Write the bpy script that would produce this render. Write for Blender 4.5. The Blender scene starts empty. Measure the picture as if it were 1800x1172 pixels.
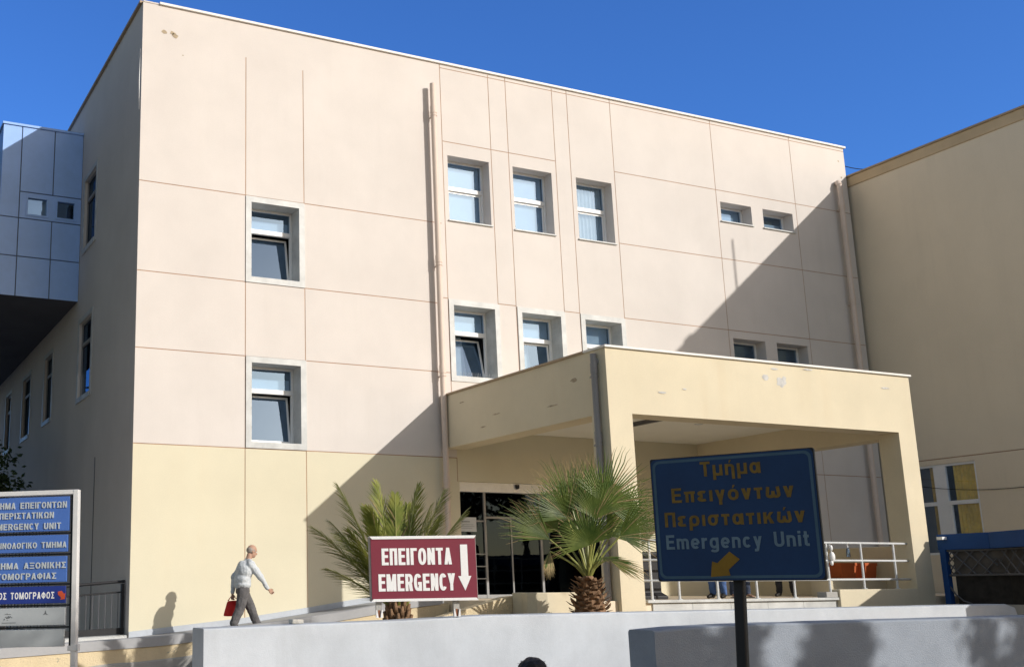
import bpy, bmesh, math, random
from mathutils import Vector, Matrix, noise

SC = bpy.context.scene
COL = SC.collection
rad = math.radians
random.seed(7)

# ------------------------------------------------------------------ camera, sky, sun, exposure
# x runs right along the hospital front, y into it, z up; the camera is 21 m from the front
EYE = 1.6
YAW, PITCH, ROLL = 0.41304, 0.20712, -0.00772
cy_, sy_, cp_, sp_ = math.cos(YAW), math.sin(YAW), math.cos(PITCH), math.sin(PITCH)
fwd = Vector((sy_*cp_, cy_*cp_, sp_))
rgt = Vector((cy_, -sy_, 0))
upv = rgt.cross(fwd)
r2 = rgt*math.cos(ROLL) + upv*math.sin(ROLL)
u2 = -rgt*math.sin(ROLL) + upv*math.cos(ROLL)
cd = bpy.data.cameras.new('camera')
cam = bpy.data.objects.new('camera', cd)
COL.objects.link(cam)
cam.matrix_world = Matrix(((r2.x, u2.x, -fwd.x, 0), (r2.y, u2.y, -fwd.y, 0), (r2.z, u2.z, -fwd.z, EYE), (0, 0, 0, 1)))
cd.sensor_width = 36.0
cd.sensor_fit = 'HORIZONTAL'
cd.lens = 1914.31/1800*36
cd.shift_x = (900-521.56)/1800
cd.shift_y = (629.63-586)/1800
cd.clip_start = 0.1
cd.clip_end = 2000
SC.camera = cam

SKY_TINT = (0.36, 0.735, 1.38, 1)
TO_SUN = Vector((1.0, -1.65, 0.83)).normalized()
SUN_EL = math.asin(TO_SUN.z)
SUN_ROT = math.atan2(TO_SUN.x, TO_SUN.y)
w = bpy.data.worlds.new('World')
SC.world = w
w.use_nodes = True
nt = w.node_tree
bg = nt.nodes['Background']
sky = nt.nodes.new('ShaderNodeTexSky')
sky.sky_type = 'NISHITA'
sky.sun_disc = False
sky.sun_elevation = SUN_EL
sky.sun_rotation = SUN_ROT
sky.altitude = 200
sky.air_density = 1.0
sky.dust_density = 1.0
sky.ozone_density = 2.0
# the clear sky away from the sun is a much deeper blue than the bright half round the sun
tc = nt.nodes.new('ShaderNodeTexCoord')
dt = nt.nodes.new('ShaderNodeVectorMath'); dt.operation = 'DOT_PRODUCT'
nt.links.new(tc.outputs['Generated'], dt.inputs[0])
dt.inputs[1].default_value = (0.42, 0.85, 0.31)
mr_ = nt.nodes.new('ShaderNodeMapRange'); mr_.interpolation_type = 'SMOOTHSTEP'
mr_.inputs['From Min'].default_value = 0.35; mr_.inputs['From Max'].default_value = 0.82
nt.links.new(dt.outputs['Value'], mr_.inputs['Value'])
tn_ = nt.nodes.new('ShaderNodeMix'); tn_.data_type = 'RGBA'
tn_.inputs['A'].default_value = (1.16, 0.99, 0.82, 1); tn_.inputs['B'].default_value = SKY_TINT
nt.links.new(mr_.outputs['Result'], tn_.inputs['Factor'])
ml_ = nt.nodes.new('ShaderNodeMix'); ml_.data_type = 'RGBA'; ml_.blend_type = 'MULTIPLY'; ml_.inputs['Factor'].default_value = 1.0
nt.links.new(sky.outputs['Color'], ml_.inputs['A']); nt.links.new(tn_.outputs['Result'], ml_.inputs['B'])
nt.links.new(ml_.outputs['Result'], bg.inputs['Color'])
bg.inputs['Strength'].default_value = 0.15

sd = bpy.data.lights.new('sun', 'SUN')
sd.energy = 3.8
sd.angle = rad(0.53)
sd.color = (1.0, 0.955, 0.88)
so = bpy.data.objects.new('sun', sd)
COL.objects.link(so)
so.location = (30, -40, 40)
so.rotation_euler = (-TO_SUN).to_track_quat('-Z', 'Y').to_euler()

SC.view_settings.view_transform = 'Standard'
SC.view_settings.look = 'None'
SC.view_settings.exposure = 0.0
SC.view_settings.gamma = 1.0
SC.view_settings.use_curve_mapping = False
SC.render.engine = 'CYCLES'
SC.cycles.max_bounces = 8
SC.cycles.transparent_max_bounces = 12

# ------------------------------------------------------------------ materials
def new_mat(name):
    m = bpy.data.materials.new(name)
    m.use_nodes = True
    n = m.node_tree
    return m, n, n.nodes['Principled BSDF']

def ramp(n, src, p0, c0, p1, c1):
    r = n.nodes.new('ShaderNodeValToRGB')
    r.color_ramp.elements[0].position = p0
    r.color_ramp.elements[0].color = (*c0, 1)
    r.color_ramp.elements[1].position = p1
    r.color_ramp.elements[1].color = (*c1, 1)
    n.links.new(src, r.inputs['Fac'])
    return r.outputs['Color']

def noise_tex(n, co, scale, detail=4, rough=0.6, stretch=None):
    if stretch:
        mp = n.nodes.new('ShaderNodeMapping')
        mp.inputs['Scale'].default_value = stretch
        n.links.new(co, mp.inputs['Vector'])
        co = mp.outputs['Vector']
    t = n.nodes.new('ShaderNodeTexNoise')
    t.inputs['Scale'].default_value = scale
    t.inputs['Detail'].default_value = detail
    t.inputs['Roughness'].default_value = rough
    n.links.new(co, t.inputs['Vector'])
    return t.outputs['Fac']

def mixc(n, fac, a, b, mode='MIX'):
    m = n.nodes.new('ShaderNodeMix')
    m.data_type = 'RGBA'
    m.blend_type = mode
    for sock, v in ((m.inputs['Factor'], fac), (m.inputs['A'], a), (m.inputs['B'], b)):
        if isinstance(v, (int, float)):
            sock.default_value = v
        elif isinstance(v, tuple):
            sock.default_value = (*v, 1)
        else:
            n.links.new(v, sock)
    return m.outputs['Result']

def coords(n):
    return n.nodes.new('ShaderNodeTexCoord').outputs['Object']

def scl(c, k):
    return tuple(min(1, x*k) for x in c)

def surf(name, col, rough=0.8, var=0.08, scale=0.6, fine=25, bump=0.15, bdist=0.01, streak=0.0, spot=0.0,
         spot_col=(0.25, 0.2, 0.15), metallic=0.0, spec=0.3, streak_col=None):
    m, n, p = new_mat(name)
    co = coords(n)
    a = noise_tex(n, co, scale, 5)
    c = ramp(n, a, 0.32, scl(col, 1-var), 0.68, scl(col, 1+var))
    f = noise_tex(n, co, fine, 3)
    c = mixc(n, 1.0, c, ramp(n, f, 0.25, (0.94,)*3, 0.75, (1.0,)*3), 'MULTIPLY')
    if streak:
        s = noise_tex(n, co, 1.0, 5, 0.65, (2.2, 2.2, 0.16))
        s2 = noise_tex(n, co, 0.5, 3)
        k = n.nodes.new('ShaderNodeMath'); k.operation = 'MULTIPLY'
        n.links.new(ramp(n, s, 0.5, (0,)*3, 0.8, (1,)*3), k.inputs[0])
        n.links.new(ramp(n, s2, 0.4, (0,)*3, 0.7, (1,)*3), k.inputs[1])
        k2 = n.nodes.new('ShaderNodeMath'); k2.operation = 'MULTIPLY'
        n.links.new(k.outputs[0], k2.inputs[0]); k2.inputs[1].default_value = streak
        c = mixc(n, k2.outputs[0], c, streak_col or scl(col, 0.6))
    if spot:
        s = noise_tex(n, co, 3.1, 6, 0.7)
        c = mixc(n, ramp(n, s, 0.70-spot*0.2, (0,)*3, 0.73-spot*0.2, (1,)*3), c, spot_col)
    n.links.new(c, p.inputs['Base Color'])
    p.inputs['Roughness'].default_value = rough
    p.inputs['Metallic'].default_value = metallic
    p.inputs['Specular IOR Level'].default_value = spec
    if bump:
        b = n.nodes.new('ShaderNodeBump')
        b.inputs['Strength'].default_value = bump
        b.inputs['Distance'].default_value = bdist
        n.links.new(noise_tex(n, co, fine*2.2, 4), b.inputs['Height'])
        n.links.new(b.outputs['Normal'], p.inputs['Normal'])
    return m

def glass(name, tint=(0.62, 0.7, 0.75), refl=0.22, top=0.95):
    m, n, p = new_mat(name)
    n.nodes.remove(p)
    out = n.nodes['Material Output']
    tr = n.nodes.new('ShaderNodeBsdfTransparent'); tr.inputs['Color'].default_value = (*tint, 1)
    gl = n.nodes.new('ShaderNodeBsdfGlossy'); gl.inputs['Roughness'].default_value = 0.015
    gl.inputs['Color'].default_value = (0.45, 0.68, 1.0, 1)
    # old float glass is never quite flat
    b = n.nodes.new('ShaderNodeBump'); b.inputs['Strength'].default_value = 0.05; b.inputs['Distance'].default_value = 0.02
    n.links.new(noise_tex(n, coords(n), 1.6, 2), b.inputs['Height'])
    n.links.new(b.outputs['Normal'], gl.inputs['Normal'])
    lw = n.nodes.new('ShaderNodeLayerWeight'); lw.inputs['Blend'].default_value = 0.35
    mr = n.nodes.new('ShaderNodeMapRange')
    mr.inputs['To Min'].default_value = refl; mr.inputs['To Max'].default_value = top
    n.links.new(lw.outputs['Fresnel'], mr.inputs['Value'])
    mx = n.nodes.new('ShaderNodeMixShader')
    n.links.new(mr.outputs['Result'], mx.inputs['Fac'])
    n.links.new(tr.outputs[0], mx.inputs[1]); n.links.new(gl.outputs[0], mx.inputs[2])
    n.links.new(mx.outputs[0], out.inputs['Surface'])
    return m

def leafmat(name, col, col2, scale=6.0, rough=0.5, trans=0.3):
    m, n, p = new_mat(name)
    out = n.nodes['Material Output']
    co = coords(n)
    c = ramp(n, noise_tex(n, co, scale, 3), 0.35, col, 0.65, col2)
    n.links.new(c, p.inputs['Base Color'])
    p.inputs['Roughness'].default_value = rough
    p.inputs['Specular IOR Level'].default_value = 0.4
    t = n.nodes.new('ShaderNodeBsdfTranslucent')
    n.links.new(c, t.inputs['Color'])
    mx = n.nodes.new('ShaderNodeMixShader'); mx.inputs['Fac'].default_value = trans
    n.links.new(p.outputs[0], mx.inputs[1]); n.links.new(t.outputs[0], mx.inputs[2])
    n.links.new(mx.outputs[0], out.inputs['Surface'])
    return m

M = {}
M['pink'] = surf('pink_plaster', (0.668, 0.62, 0.585), 0.9, 0.05, 0.55, 40, 0.3, 0.005, 0.5, streak_col=(0.57, 0.525, 0.485))
M['groove'] = surf('groove', (0.42, 0.26, 0.17), 0.95, 0.2, 1.5, 20, 0)
M['beige'] = surf('beige_plaster', (0.69, 0.64, 0.49), 0.9, 0.045, 0.45, 40, 0.25, 0.004, 0.2, streak_col=(0.62, 0.5, 0.33))
M['canopy'] = surf('canopy_plaster', (0.685, 0.61, 0.455), 0.9, 0.05, 0.8, 35, 0.35, 0.006, 0.5, streak_col=(0.60, 0.48, 0.31))
M['wing'] = surf('wing_plaster', (0.79, 0.68, 0.52), 0.9, 0.05, 0.35, 35, 0.25, 0.005, 0.25)
M['wingband'] = surf('wing_band', (0.60, 0.46, 0.29), 0.9, 0.1, 0.8, 35, 0.3, 0.005, 0.4)
M['ceiling'] = surf('ceiling_white', (0.84, 0.83, 0.77), 0.85, 0.04, 0.8, 30, 0.1)
M['marble'] = surf('marble', (0.53, 0.54, 0.535), 0.5, 0.16, 2.6, 12, 0.05, 0.003, spec=0.5)
M['white'] = surf('white_aluminium', (0.82, 0.82, 0.82), 0.4, 0.03, 1.5, 30, 0, spec=0.5)
M['steel'] = surf('painted_steel', (0.72, 0.74, 0.76), 0.35, 0.06, 5, 40, 0, spec=0.5, metallic=0.2)
M['coping'] = surf('coping_metal', (0.8, 0.78, 0.74), 0.5, 0.06, 2, 30, 0)
M['copedark'] = surf('coping_brown', (0.40, 0.30, 0.20), 0.6, 0.1, 2, 30, 0)
M['pinkpipe'] = surf('pink_pipe', (0.70, 0.58, 0.50), 0.55, 0.05, 2, 30, 0)
M['greypipe'] = surf('grey_pipe', (0.30, 0.29, 0.29), 0.55, 0.06, 2, 30, 0)
M['clad'] = surf('clad_panel', (0.33, 0.53, 0.94), 0.28, 0.05, 1.2, 6, 0.02, spec=0.5)  # blue deepened to put the sky's reflection into the panel colour
M['cladgap'] = surf('clad_gap', (0.14, 0.17, 0.24), 0.8, 0.1, 1, 20, 0)
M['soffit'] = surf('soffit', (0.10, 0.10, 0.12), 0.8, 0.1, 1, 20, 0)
M['glass'] = glass('window_glass', (0.72, 0.79, 0.84), 0.28)
M['glassc'] = glass('clear_glass', (0.93, 0.95, 0.94), 0.06)
M['glassd'] = glass('door_glass', (0.14, 0.145, 0.155), 0.012, 0.22)
M['blind'] = surf('blind', (0.62, 0.72, 0.80), 0.85, 0.05, 3, 20, 0)
M['curtain'] = surf('curtain', (0.66, 0.70, 0.70), 0.9, 0.08, 6, 20, 0)
M['yellow'] = surf('yellow_curtain', (0.80, 0.56, 0.10), 0.9, 0.15, 5, 20, 0)
M['inner'] = surf('interior', (0.20, 0.20, 0.21), 0.9, 0.1, 1, 20, 0)
M['innerd'] = surf('interior_dark', (0.06, 0.06, 0.065), 0.9, 0.1, 1, 20, 0)
M['roof'] = surf('roof_grey', (0.25, 0.24, 0.23), 0.9, 0.1, 1, 20, 0)
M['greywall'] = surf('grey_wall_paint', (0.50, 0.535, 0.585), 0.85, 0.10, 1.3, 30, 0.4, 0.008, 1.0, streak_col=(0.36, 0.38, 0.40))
M['concrete'] = surf('concrete', (0.42, 0.41, 0.39), 0.9, 0.12, 1.2, 25, 0.5, 0.01, 0.4)
M['ramp'] = surf('ramp_grey', (0.40, 0.405, 0.42), 0.85, 0.08, 1.2, 25, 0.4, 0.008, 0.3)
M['peel'] = surf('peeling_beige', (0.72, 0.60, 0.40), 0.9, 0.09, 1.5, 20, 0.9, 0.02, 0.5, 0.30, (0.44, 0.39, 0.29))
M['plinth'] = surf('plinth_white', (0.68, 0.68, 0.66), 0.9, 0.08, 2, 20, 0.9, 0.03, 0.3, 0.5, (0.40, 0.38, 0.33))
M['asphalt'] = surf('asphalt', (0.05, 0.05, 0.053), 0.9, 0.15, 1.2, 60, 0.5, 0.01)
M['paving'] = surf('paving', (0.64, 0.50, 0.36), 0.9, 0.15, 1.2, 60, 0.5, 0.01)
M['soil'] = surf('soil', (0.42, 0.33, 0.22), 0.95, 0.25, 3, 40, 1.0, 0.04)
M['tile'] = surf('landing_tile', (0.78, 0.67, 0.52), 0.6, 0.08, 2, 20, 0.05)
M['red'] = surf('sign_red', (0.205, 0.027, 0.05), 0.45, 0.06, 2, 40, 0.02, spec=0.4, streak=0.15)
M['signwhite'] = surf('sign_white', (0.85, 0.85, 0.85), 0.45, 0.02, 3, 40, 0)
M['signgrey'] = surf('sign_edge', (0.30, 0.27, 0.26), 0.5, 0.06, 3, 40, 0)
M['postmetal'] = surf('galvanised', (0.45, 0.44, 0.42), 0.5, 0.12, 5, 30, 0.1, metallic=0.4)
M['bluesign'] = surf('blue_sign', (0.010, 0.042, 0.125), 0.5, 0.12, 2.5, 40, 0.03, spec=0.3)  # panel, border and letter colours lowered to carry the sign's tree shade
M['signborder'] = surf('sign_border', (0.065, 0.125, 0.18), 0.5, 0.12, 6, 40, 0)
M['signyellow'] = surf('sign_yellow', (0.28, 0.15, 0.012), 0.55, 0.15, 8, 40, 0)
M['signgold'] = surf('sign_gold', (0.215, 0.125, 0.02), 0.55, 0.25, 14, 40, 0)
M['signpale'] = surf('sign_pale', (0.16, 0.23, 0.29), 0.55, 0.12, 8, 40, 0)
M['black'] = surf('black_metal', (0.02, 0.02, 0.023), 0.5, 0.15, 4, 40, 0)
M['panelblue'] = surf('panel_blue', (0.075, 0.17, 0.50), 0.45, 0.05, 2, 40, 0)
M['panelnavy'] = surf('panel_navy', (0.022, 0.045, 0.25), 0.45, 0.06, 2, 40, 0)
M['panelgrey'] = surf('panel_grey', (0.45, 0.48, 0.50), 0.5, 0.07, 2, 40, 0, spot=0.1, spot_col=(0.36, 0.38, 0.4))
M['lettergrey'] = surf('letter_grey', (0.50, 0.55, 0.58), 0.5, 0.05, 4, 40, 0)
M['framewhite'] = surf('frame_white', (0.72, 0.72, 0.72), 0.5, 0.06, 3, 30, 0.05, streak=0.3, streak_col=(0.45, 0.3, 0.2))
M['arrowred'] = surf('arrow_red', (0.65, 0.10, 0.04), 0.5, 0.1, 8, 40, 0)
M['rust'] = surf('rust', (0.25, 0.10, 0.05), 0.8, 0.3, 8, 40, 0.2)
M['kblue'] = surf('kiosk_blue', (0.016, 0.07, 0.24), 0.6, 0.12, 1.5, 30, 0.03, spec=0.2)
M['kgrey'] = surf('kiosk_iron', (0.12, 0.12, 0.13), 0.55, 0.15, 4, 30, 0)
M['kback'] = surf('kiosk_back', (0.03, 0.027, 0.025), 0.9, 0.35, 6, 20, 0.3)  # near black, carries the shade inside the kiosk
M['kmid'] = surf('kiosk_screen', (0.105, 0.095, 0.088), 0.9, 0.35, 2.5, 12, 0.1)
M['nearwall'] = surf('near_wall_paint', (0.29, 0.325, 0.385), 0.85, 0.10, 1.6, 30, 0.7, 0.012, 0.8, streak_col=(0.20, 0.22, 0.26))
M['doorgrey'] = surf('door_frame_grey', (0.27, 0.27, 0.275), 0.45, 0.08, 4, 40, 0, metallic=0.3)
M['terra'] = surf('terracotta', (0.50, 0.11, 0.03), 0.7, 0.1, 4, 30, 0.1)
M['palm'] = leafmat('date_palm_leaf', (0.16, 0.20, 0.035), (0.34, 0.35, 0.085), 3.0)
M['palmdry'] = leafmat('dry_leaf', (0.32, 0.24, 0.11), (0.42, 0.33, 0.17), 5.0)
M['fan'] = leafmat('fan_palm_leaf', (0.058, 0.11, 0.02), (0.16, 0.21, 0.045), 3.0, 0.42, 0.2)
M['petiole'] = leafmat('petiole', (0.22, 0.25, 0.06), (0.30, 0.30, 0.09), 4.0, 0.4, 0.05)
M['boot'] = surf('palm_boot', (0.24, 0.145, 0.085), 0.9, 0.4, 5, 30, 0.6, 0.02)
M['leaf'] = leafmat('tree_leaf', (0.035, 0.075, 0.015), (0.09, 0.14, 0.03), 1.2)
M['leafd'] = leafmat('dark_tree_leaf', (0.02, 0.045, 0.015), (0.05, 0.08, 0.025), 1.2)
M['bark'] = surf('bark', (0.12, 0.085, 0.06), 0.95, 0.3, 4, 20, 1.0, 0.04)
M['skin'] = surf('skin', (0.47, 0.285, 0.205), 0.55, 0.06, 8, 60, 0.05, 0.003)
M['shirt'] = surf('pale_shirt', (0.64, 0.68, 0.72), 0.85, 0.10, 7, 60, 0.5, 0.03)
M['trouser'] = surf('grey_trousers', (0.15, 0.145, 0.15), 0.9, 0.15, 7, 60, 0.6, 0.03)
M['shoe'] = surf('black_shoe', (0.02, 0.018, 0.016), 0.5, 0.1, 8, 60, 0)
M['greyhair'] = surf('grey_hair', (0.35, 0.31, 0.28), 0.8, 0.2, 20, 80, 0.3)
M['blackhair'] = surf('black_hair', (0.018, 0.014, 0.012), 0.5, 0.3, 12, 80, 0.6, 0.01)
M['redbag'] = surf('red_bag', (0.66, 0.022, 0.018), 0.4, 0.1, 6, 60, 0.3, 0.02)
M['jeans'] = surf('blue_jeans', (0.07, 0.13, 0.30), 0.9, 0.2, 7, 60, 0.4, 0.02)
M['darkjeans'] = surf('dark_jeans', (0.045, 0.06, 0.10), 0.9, 0.2, 7, 60, 0.4, 0.02)
M['darkcloth'] = surf('dark_cloth', (0.03, 0.03, 0.035), 0.9, 0.2, 7, 60, 0.4, 0.02)
M['topcloth'] = surf('top_cloth', (0.25, 0.22, 0.24), 0.9, 0.2, 7, 60, 0.4, 0.02)
M['paper'] = surf('paper', (0.62, 0.64, 0.66), 0.8, 0.03, 5, 60, 0)
M['plastic'] = glass('clear_plastic', (0.8, 0.85, 0.85), 0.2)
M['stone'] = surf('stone', (0.62, 0.60, 0.55), 0.9, 0.15, 10, 30, 0.8, 0.02)
M['ink'] = surf('ink', (0.12, 0.13, 0.14), 0.6, 0.1, 8, 30, 0)
M['chip'] = surf('bare_render', (0.42, 0.34, 0.24), 0.95, 0.3, 12, 30, 0.5, 0.02)
M['chipgrey'] = surf('bare_cement', (0.58, 0.57, 0.55), 0.95, 0.2, 9, 30, 0.5, 0.02)

# ------------------------------------------------------------------ mesh helpers
def wloc(o):
    v = Vector((0, 0, 0))
    while o:
        v += o.location
        o = o.parent
    return v

class MB:
    def __init__(s, f=None):
        s.v = []; s.f = []; s.m = []
        s.tf = f
    def add(s, verts, faces, mi=0):
        b = len(s.v)
        for p in verts:
            p = Vector(p)
            s.v.append(s.tf(p) if s.tf else p)
        for f in faces:
            s.f.append([b+i for i in f]); s.m.append(mi)
    def quad(s, a, b, c, d, mi=0):
        s.add([a, b, c, d], [(0, 1, 2, 3)], mi)
    def box(s, x0, y0, z0, x1, y1, z1, mi=0):
        v = [(x, y, z) for z in (z0, z1) for y in (y0, y1) for x in (x0, x1)]
        s.add(v, [(0, 2, 3, 1), (4, 5, 7, 6), (0, 1, 5, 4), (2, 6, 7, 3), (0, 4, 6, 2), (1, 3, 7, 5)], mi)
    def prism(s, pts, ax, a0, a1, mi=0):
        """closed outline pts (2D) swept along axis ax from a0 to a1"""
        def P(p, a):
            if ax == 0: return (a, p[0], p[1])
            if ax == 1: return (p[0], a, p[1])
            return (p[0], p[1], a)
        n = len(pts)
        v = [P(p, a0) for p in pts] + [P(p, a1) for p in pts]
        f = [tuple(range(n)), tuple(range(2*n-1, n-1, -1))] + [(i, (i+1) % n, n+(i+1) % n, n+i) for i in range(n)]
        s.add(v, f, mi)
    def tube(s, pts, r, n=8, mi=0, caps=True):
        pts = [Vector(p) for p in pts]
        if isinstance(r, (int, float)): r = [r]*len(pts)
        ref = None; rings = []
        for i, p in enumerate(pts):
            t = (pts[min(i+1, len(pts)-1)] - pts[max(i-1, 0)])
            if t.length < 1e-9: t = Vector((0, 0, 1))
            t.normalize()
            if ref is None:
                ref = Vector((0, 0, 1)) if abs(t.z) < 0.9 else Vector((1, 0, 0))
            x = ref - t*ref.dot(t)
            if x.length < 1e-6: x = t.orthogonal()
            x.normalize(); y = t.cross(x); ref = x
            rings.append([p + (x*math.cos(2*math.pi*k/n) + y*math.sin(2*math.pi*k/n))*r[i] for k in range(n)])
        v = [q for R in rings for q in R]
        f = []
        for i in range(len(pts)-1):
            for k in range(n):
                f.append((i*n+k, i*n+(k+1) % n, (i+1)*n+(k+1) % n, (i+1)*n+k))
        if caps:
            f.append(tuple(range(n-1, -1, -1))); f.append(tuple((len(pts)-1)*n+k for k in range(n)))
        s.add(v, f, mi)
    def lathe(s, c, prof, n=16, mi=0, sq=False):
        v = []
        for (r, z) in prof:
            for k in range(n):
                a = 2*math.pi*(k+0.5)/n
                v.append((c[0]+r*math.cos(a), c[1]+r*math.sin(a), c[2]+z))
        f = []
        for i in range(len(prof)-1):
            for k in range(n):
                f.append((i*n+k, i*n+(k+1) % n, (i+1)*n+(k+1) % n, (i+1)*n+k))
        f.append(tuple(range(n-1, -1, -1))); f.append(tuple((len(prof)-1)*n+k for k in range(n)))
        s.add(v, f, mi)
    def ell(s, c, r, rot=None, nu=12, nv=8, mi=0):
        v = []
        R = rot or Matrix.Identity(3)
        c = Vector(c)
        for j in range(1, nv):
            a = math.pi*j/nv
            for k in range(nu):
                b = 2*math.pi*k/nu
                v.append(c + R @ Vector((r[0]*math.sin(a)*math.cos(b), r[1]*math.sin(a)*math.sin(b), r[2]*math.cos(a))))
        f = []
        for j in range(nv-2):
            for k in range(nu):
                f.append((j*nu+k, (j+1)*nu+k, (j+1)*nu+(k+1) % nu, j*nu+(k+1) % nu))
        t = len(v); v.append(c + R @ Vector((0, 0, r[2]))); v.append(c + R @ Vector((0, 0, -r[2])))
        for k in range(nu):
            f.append((t, k, (k+1) % nu)); f.append((t+1, (nv-2)*nu+(k+1) % nu, (nv-2)*nu+k))
        s.add(v, f, mi)
    def seg(s, a, ra, b, rb, n=10):
        a = Vector(a); b = Vector(b)
        s.tube([a, b], [ra, rb], n); s.ell(a, (ra,)*3, None, n, 8); s.ell(b, (rb,)*3, None, n, 8)
    def build(s, name, mats, parent=None, smooth=False, bevel=0, recalc=True):
        off = wloc(parent)
        me = bpy.data.meshes.new(name)
        me.from_pydata([tuple(p-off) for p in s.v], [], s.f)
        if not isinstance(mats, (list, tuple)): mats = [mats]
        for k in mats: me.materials.append(M[k] if isinstance(k, str) else k)
        for p, mi in zip(me.polygons, s.m):
            p.material_index = mi
            p.use_smooth = smooth
        if recalc:
            bm = bmesh.new(); bm.from_mesh(me)
            bmesh.ops.recalc_face_normals(bm, faces=bm.faces)
            bm.to_mesh(me); bm.free()
        me.update()
        o = bpy.data.objects.new(name, me)
        COL.objects.link(o)
        if parent: o.parent = parent
        if bevel:
            b = o.modifiers.new('bevel', 'BEVEL'); b.width = bevel; b.segments = 2; b.limit_method = 'ANGLE'
        return o

def empty(name, loc):
    o = bpy.data.objects.new(name, None)
    o.location = loc; o.empty_display_size = 0.2
    COL.objects.link(o)
    return o

def tag(o, label=None, cat=None, group=None, kind=None):
    if label: o['label'] = label
    if cat: o['category'] = cat
    if group: o['group'] = group
    if kind: o['kind'] = kind
    return o

def remesh(o, voxel, smooth=4):
    m = o.modifiers.new('r', 'REMESH'); m.mode = 'VOXEL'; m.voxel_size = voxel; m.use_smooth_shade = True
    if smooth:
        k = o.modifiers.new('s', 'SMOOTH'); k.iterations = smooth; k.factor = 0.5
    bpy.context.view_layer.update()
    dg = bpy.context.evaluated_depsgraph_get()
    me = bpy.data.meshes.new_from_object(o.evaluated_get(dg))
    old = o.data; o.modifiers.clear(); o.data = me
    for p in me.polygons: p.use_smooth = True
    bpy.data.meshes.remove(old)
    return o

def frame(c, yaw, roll=0.0):
    c = Vector(c)
    ex = Vector((math.cos(yaw), -math.sin(yaw), 0)); ez = Vector((0, 0, 1))
    u = ex*math.cos(roll) + ez*math.sin(roll); v = -ex*math.sin(roll) + ez*math.cos(roll); n = u.cross(v)
    # local x along the sign, y away from its face (back is +y), z up
    return lambda p: c + u*p.x - n*p.y + v*p.z

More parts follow.
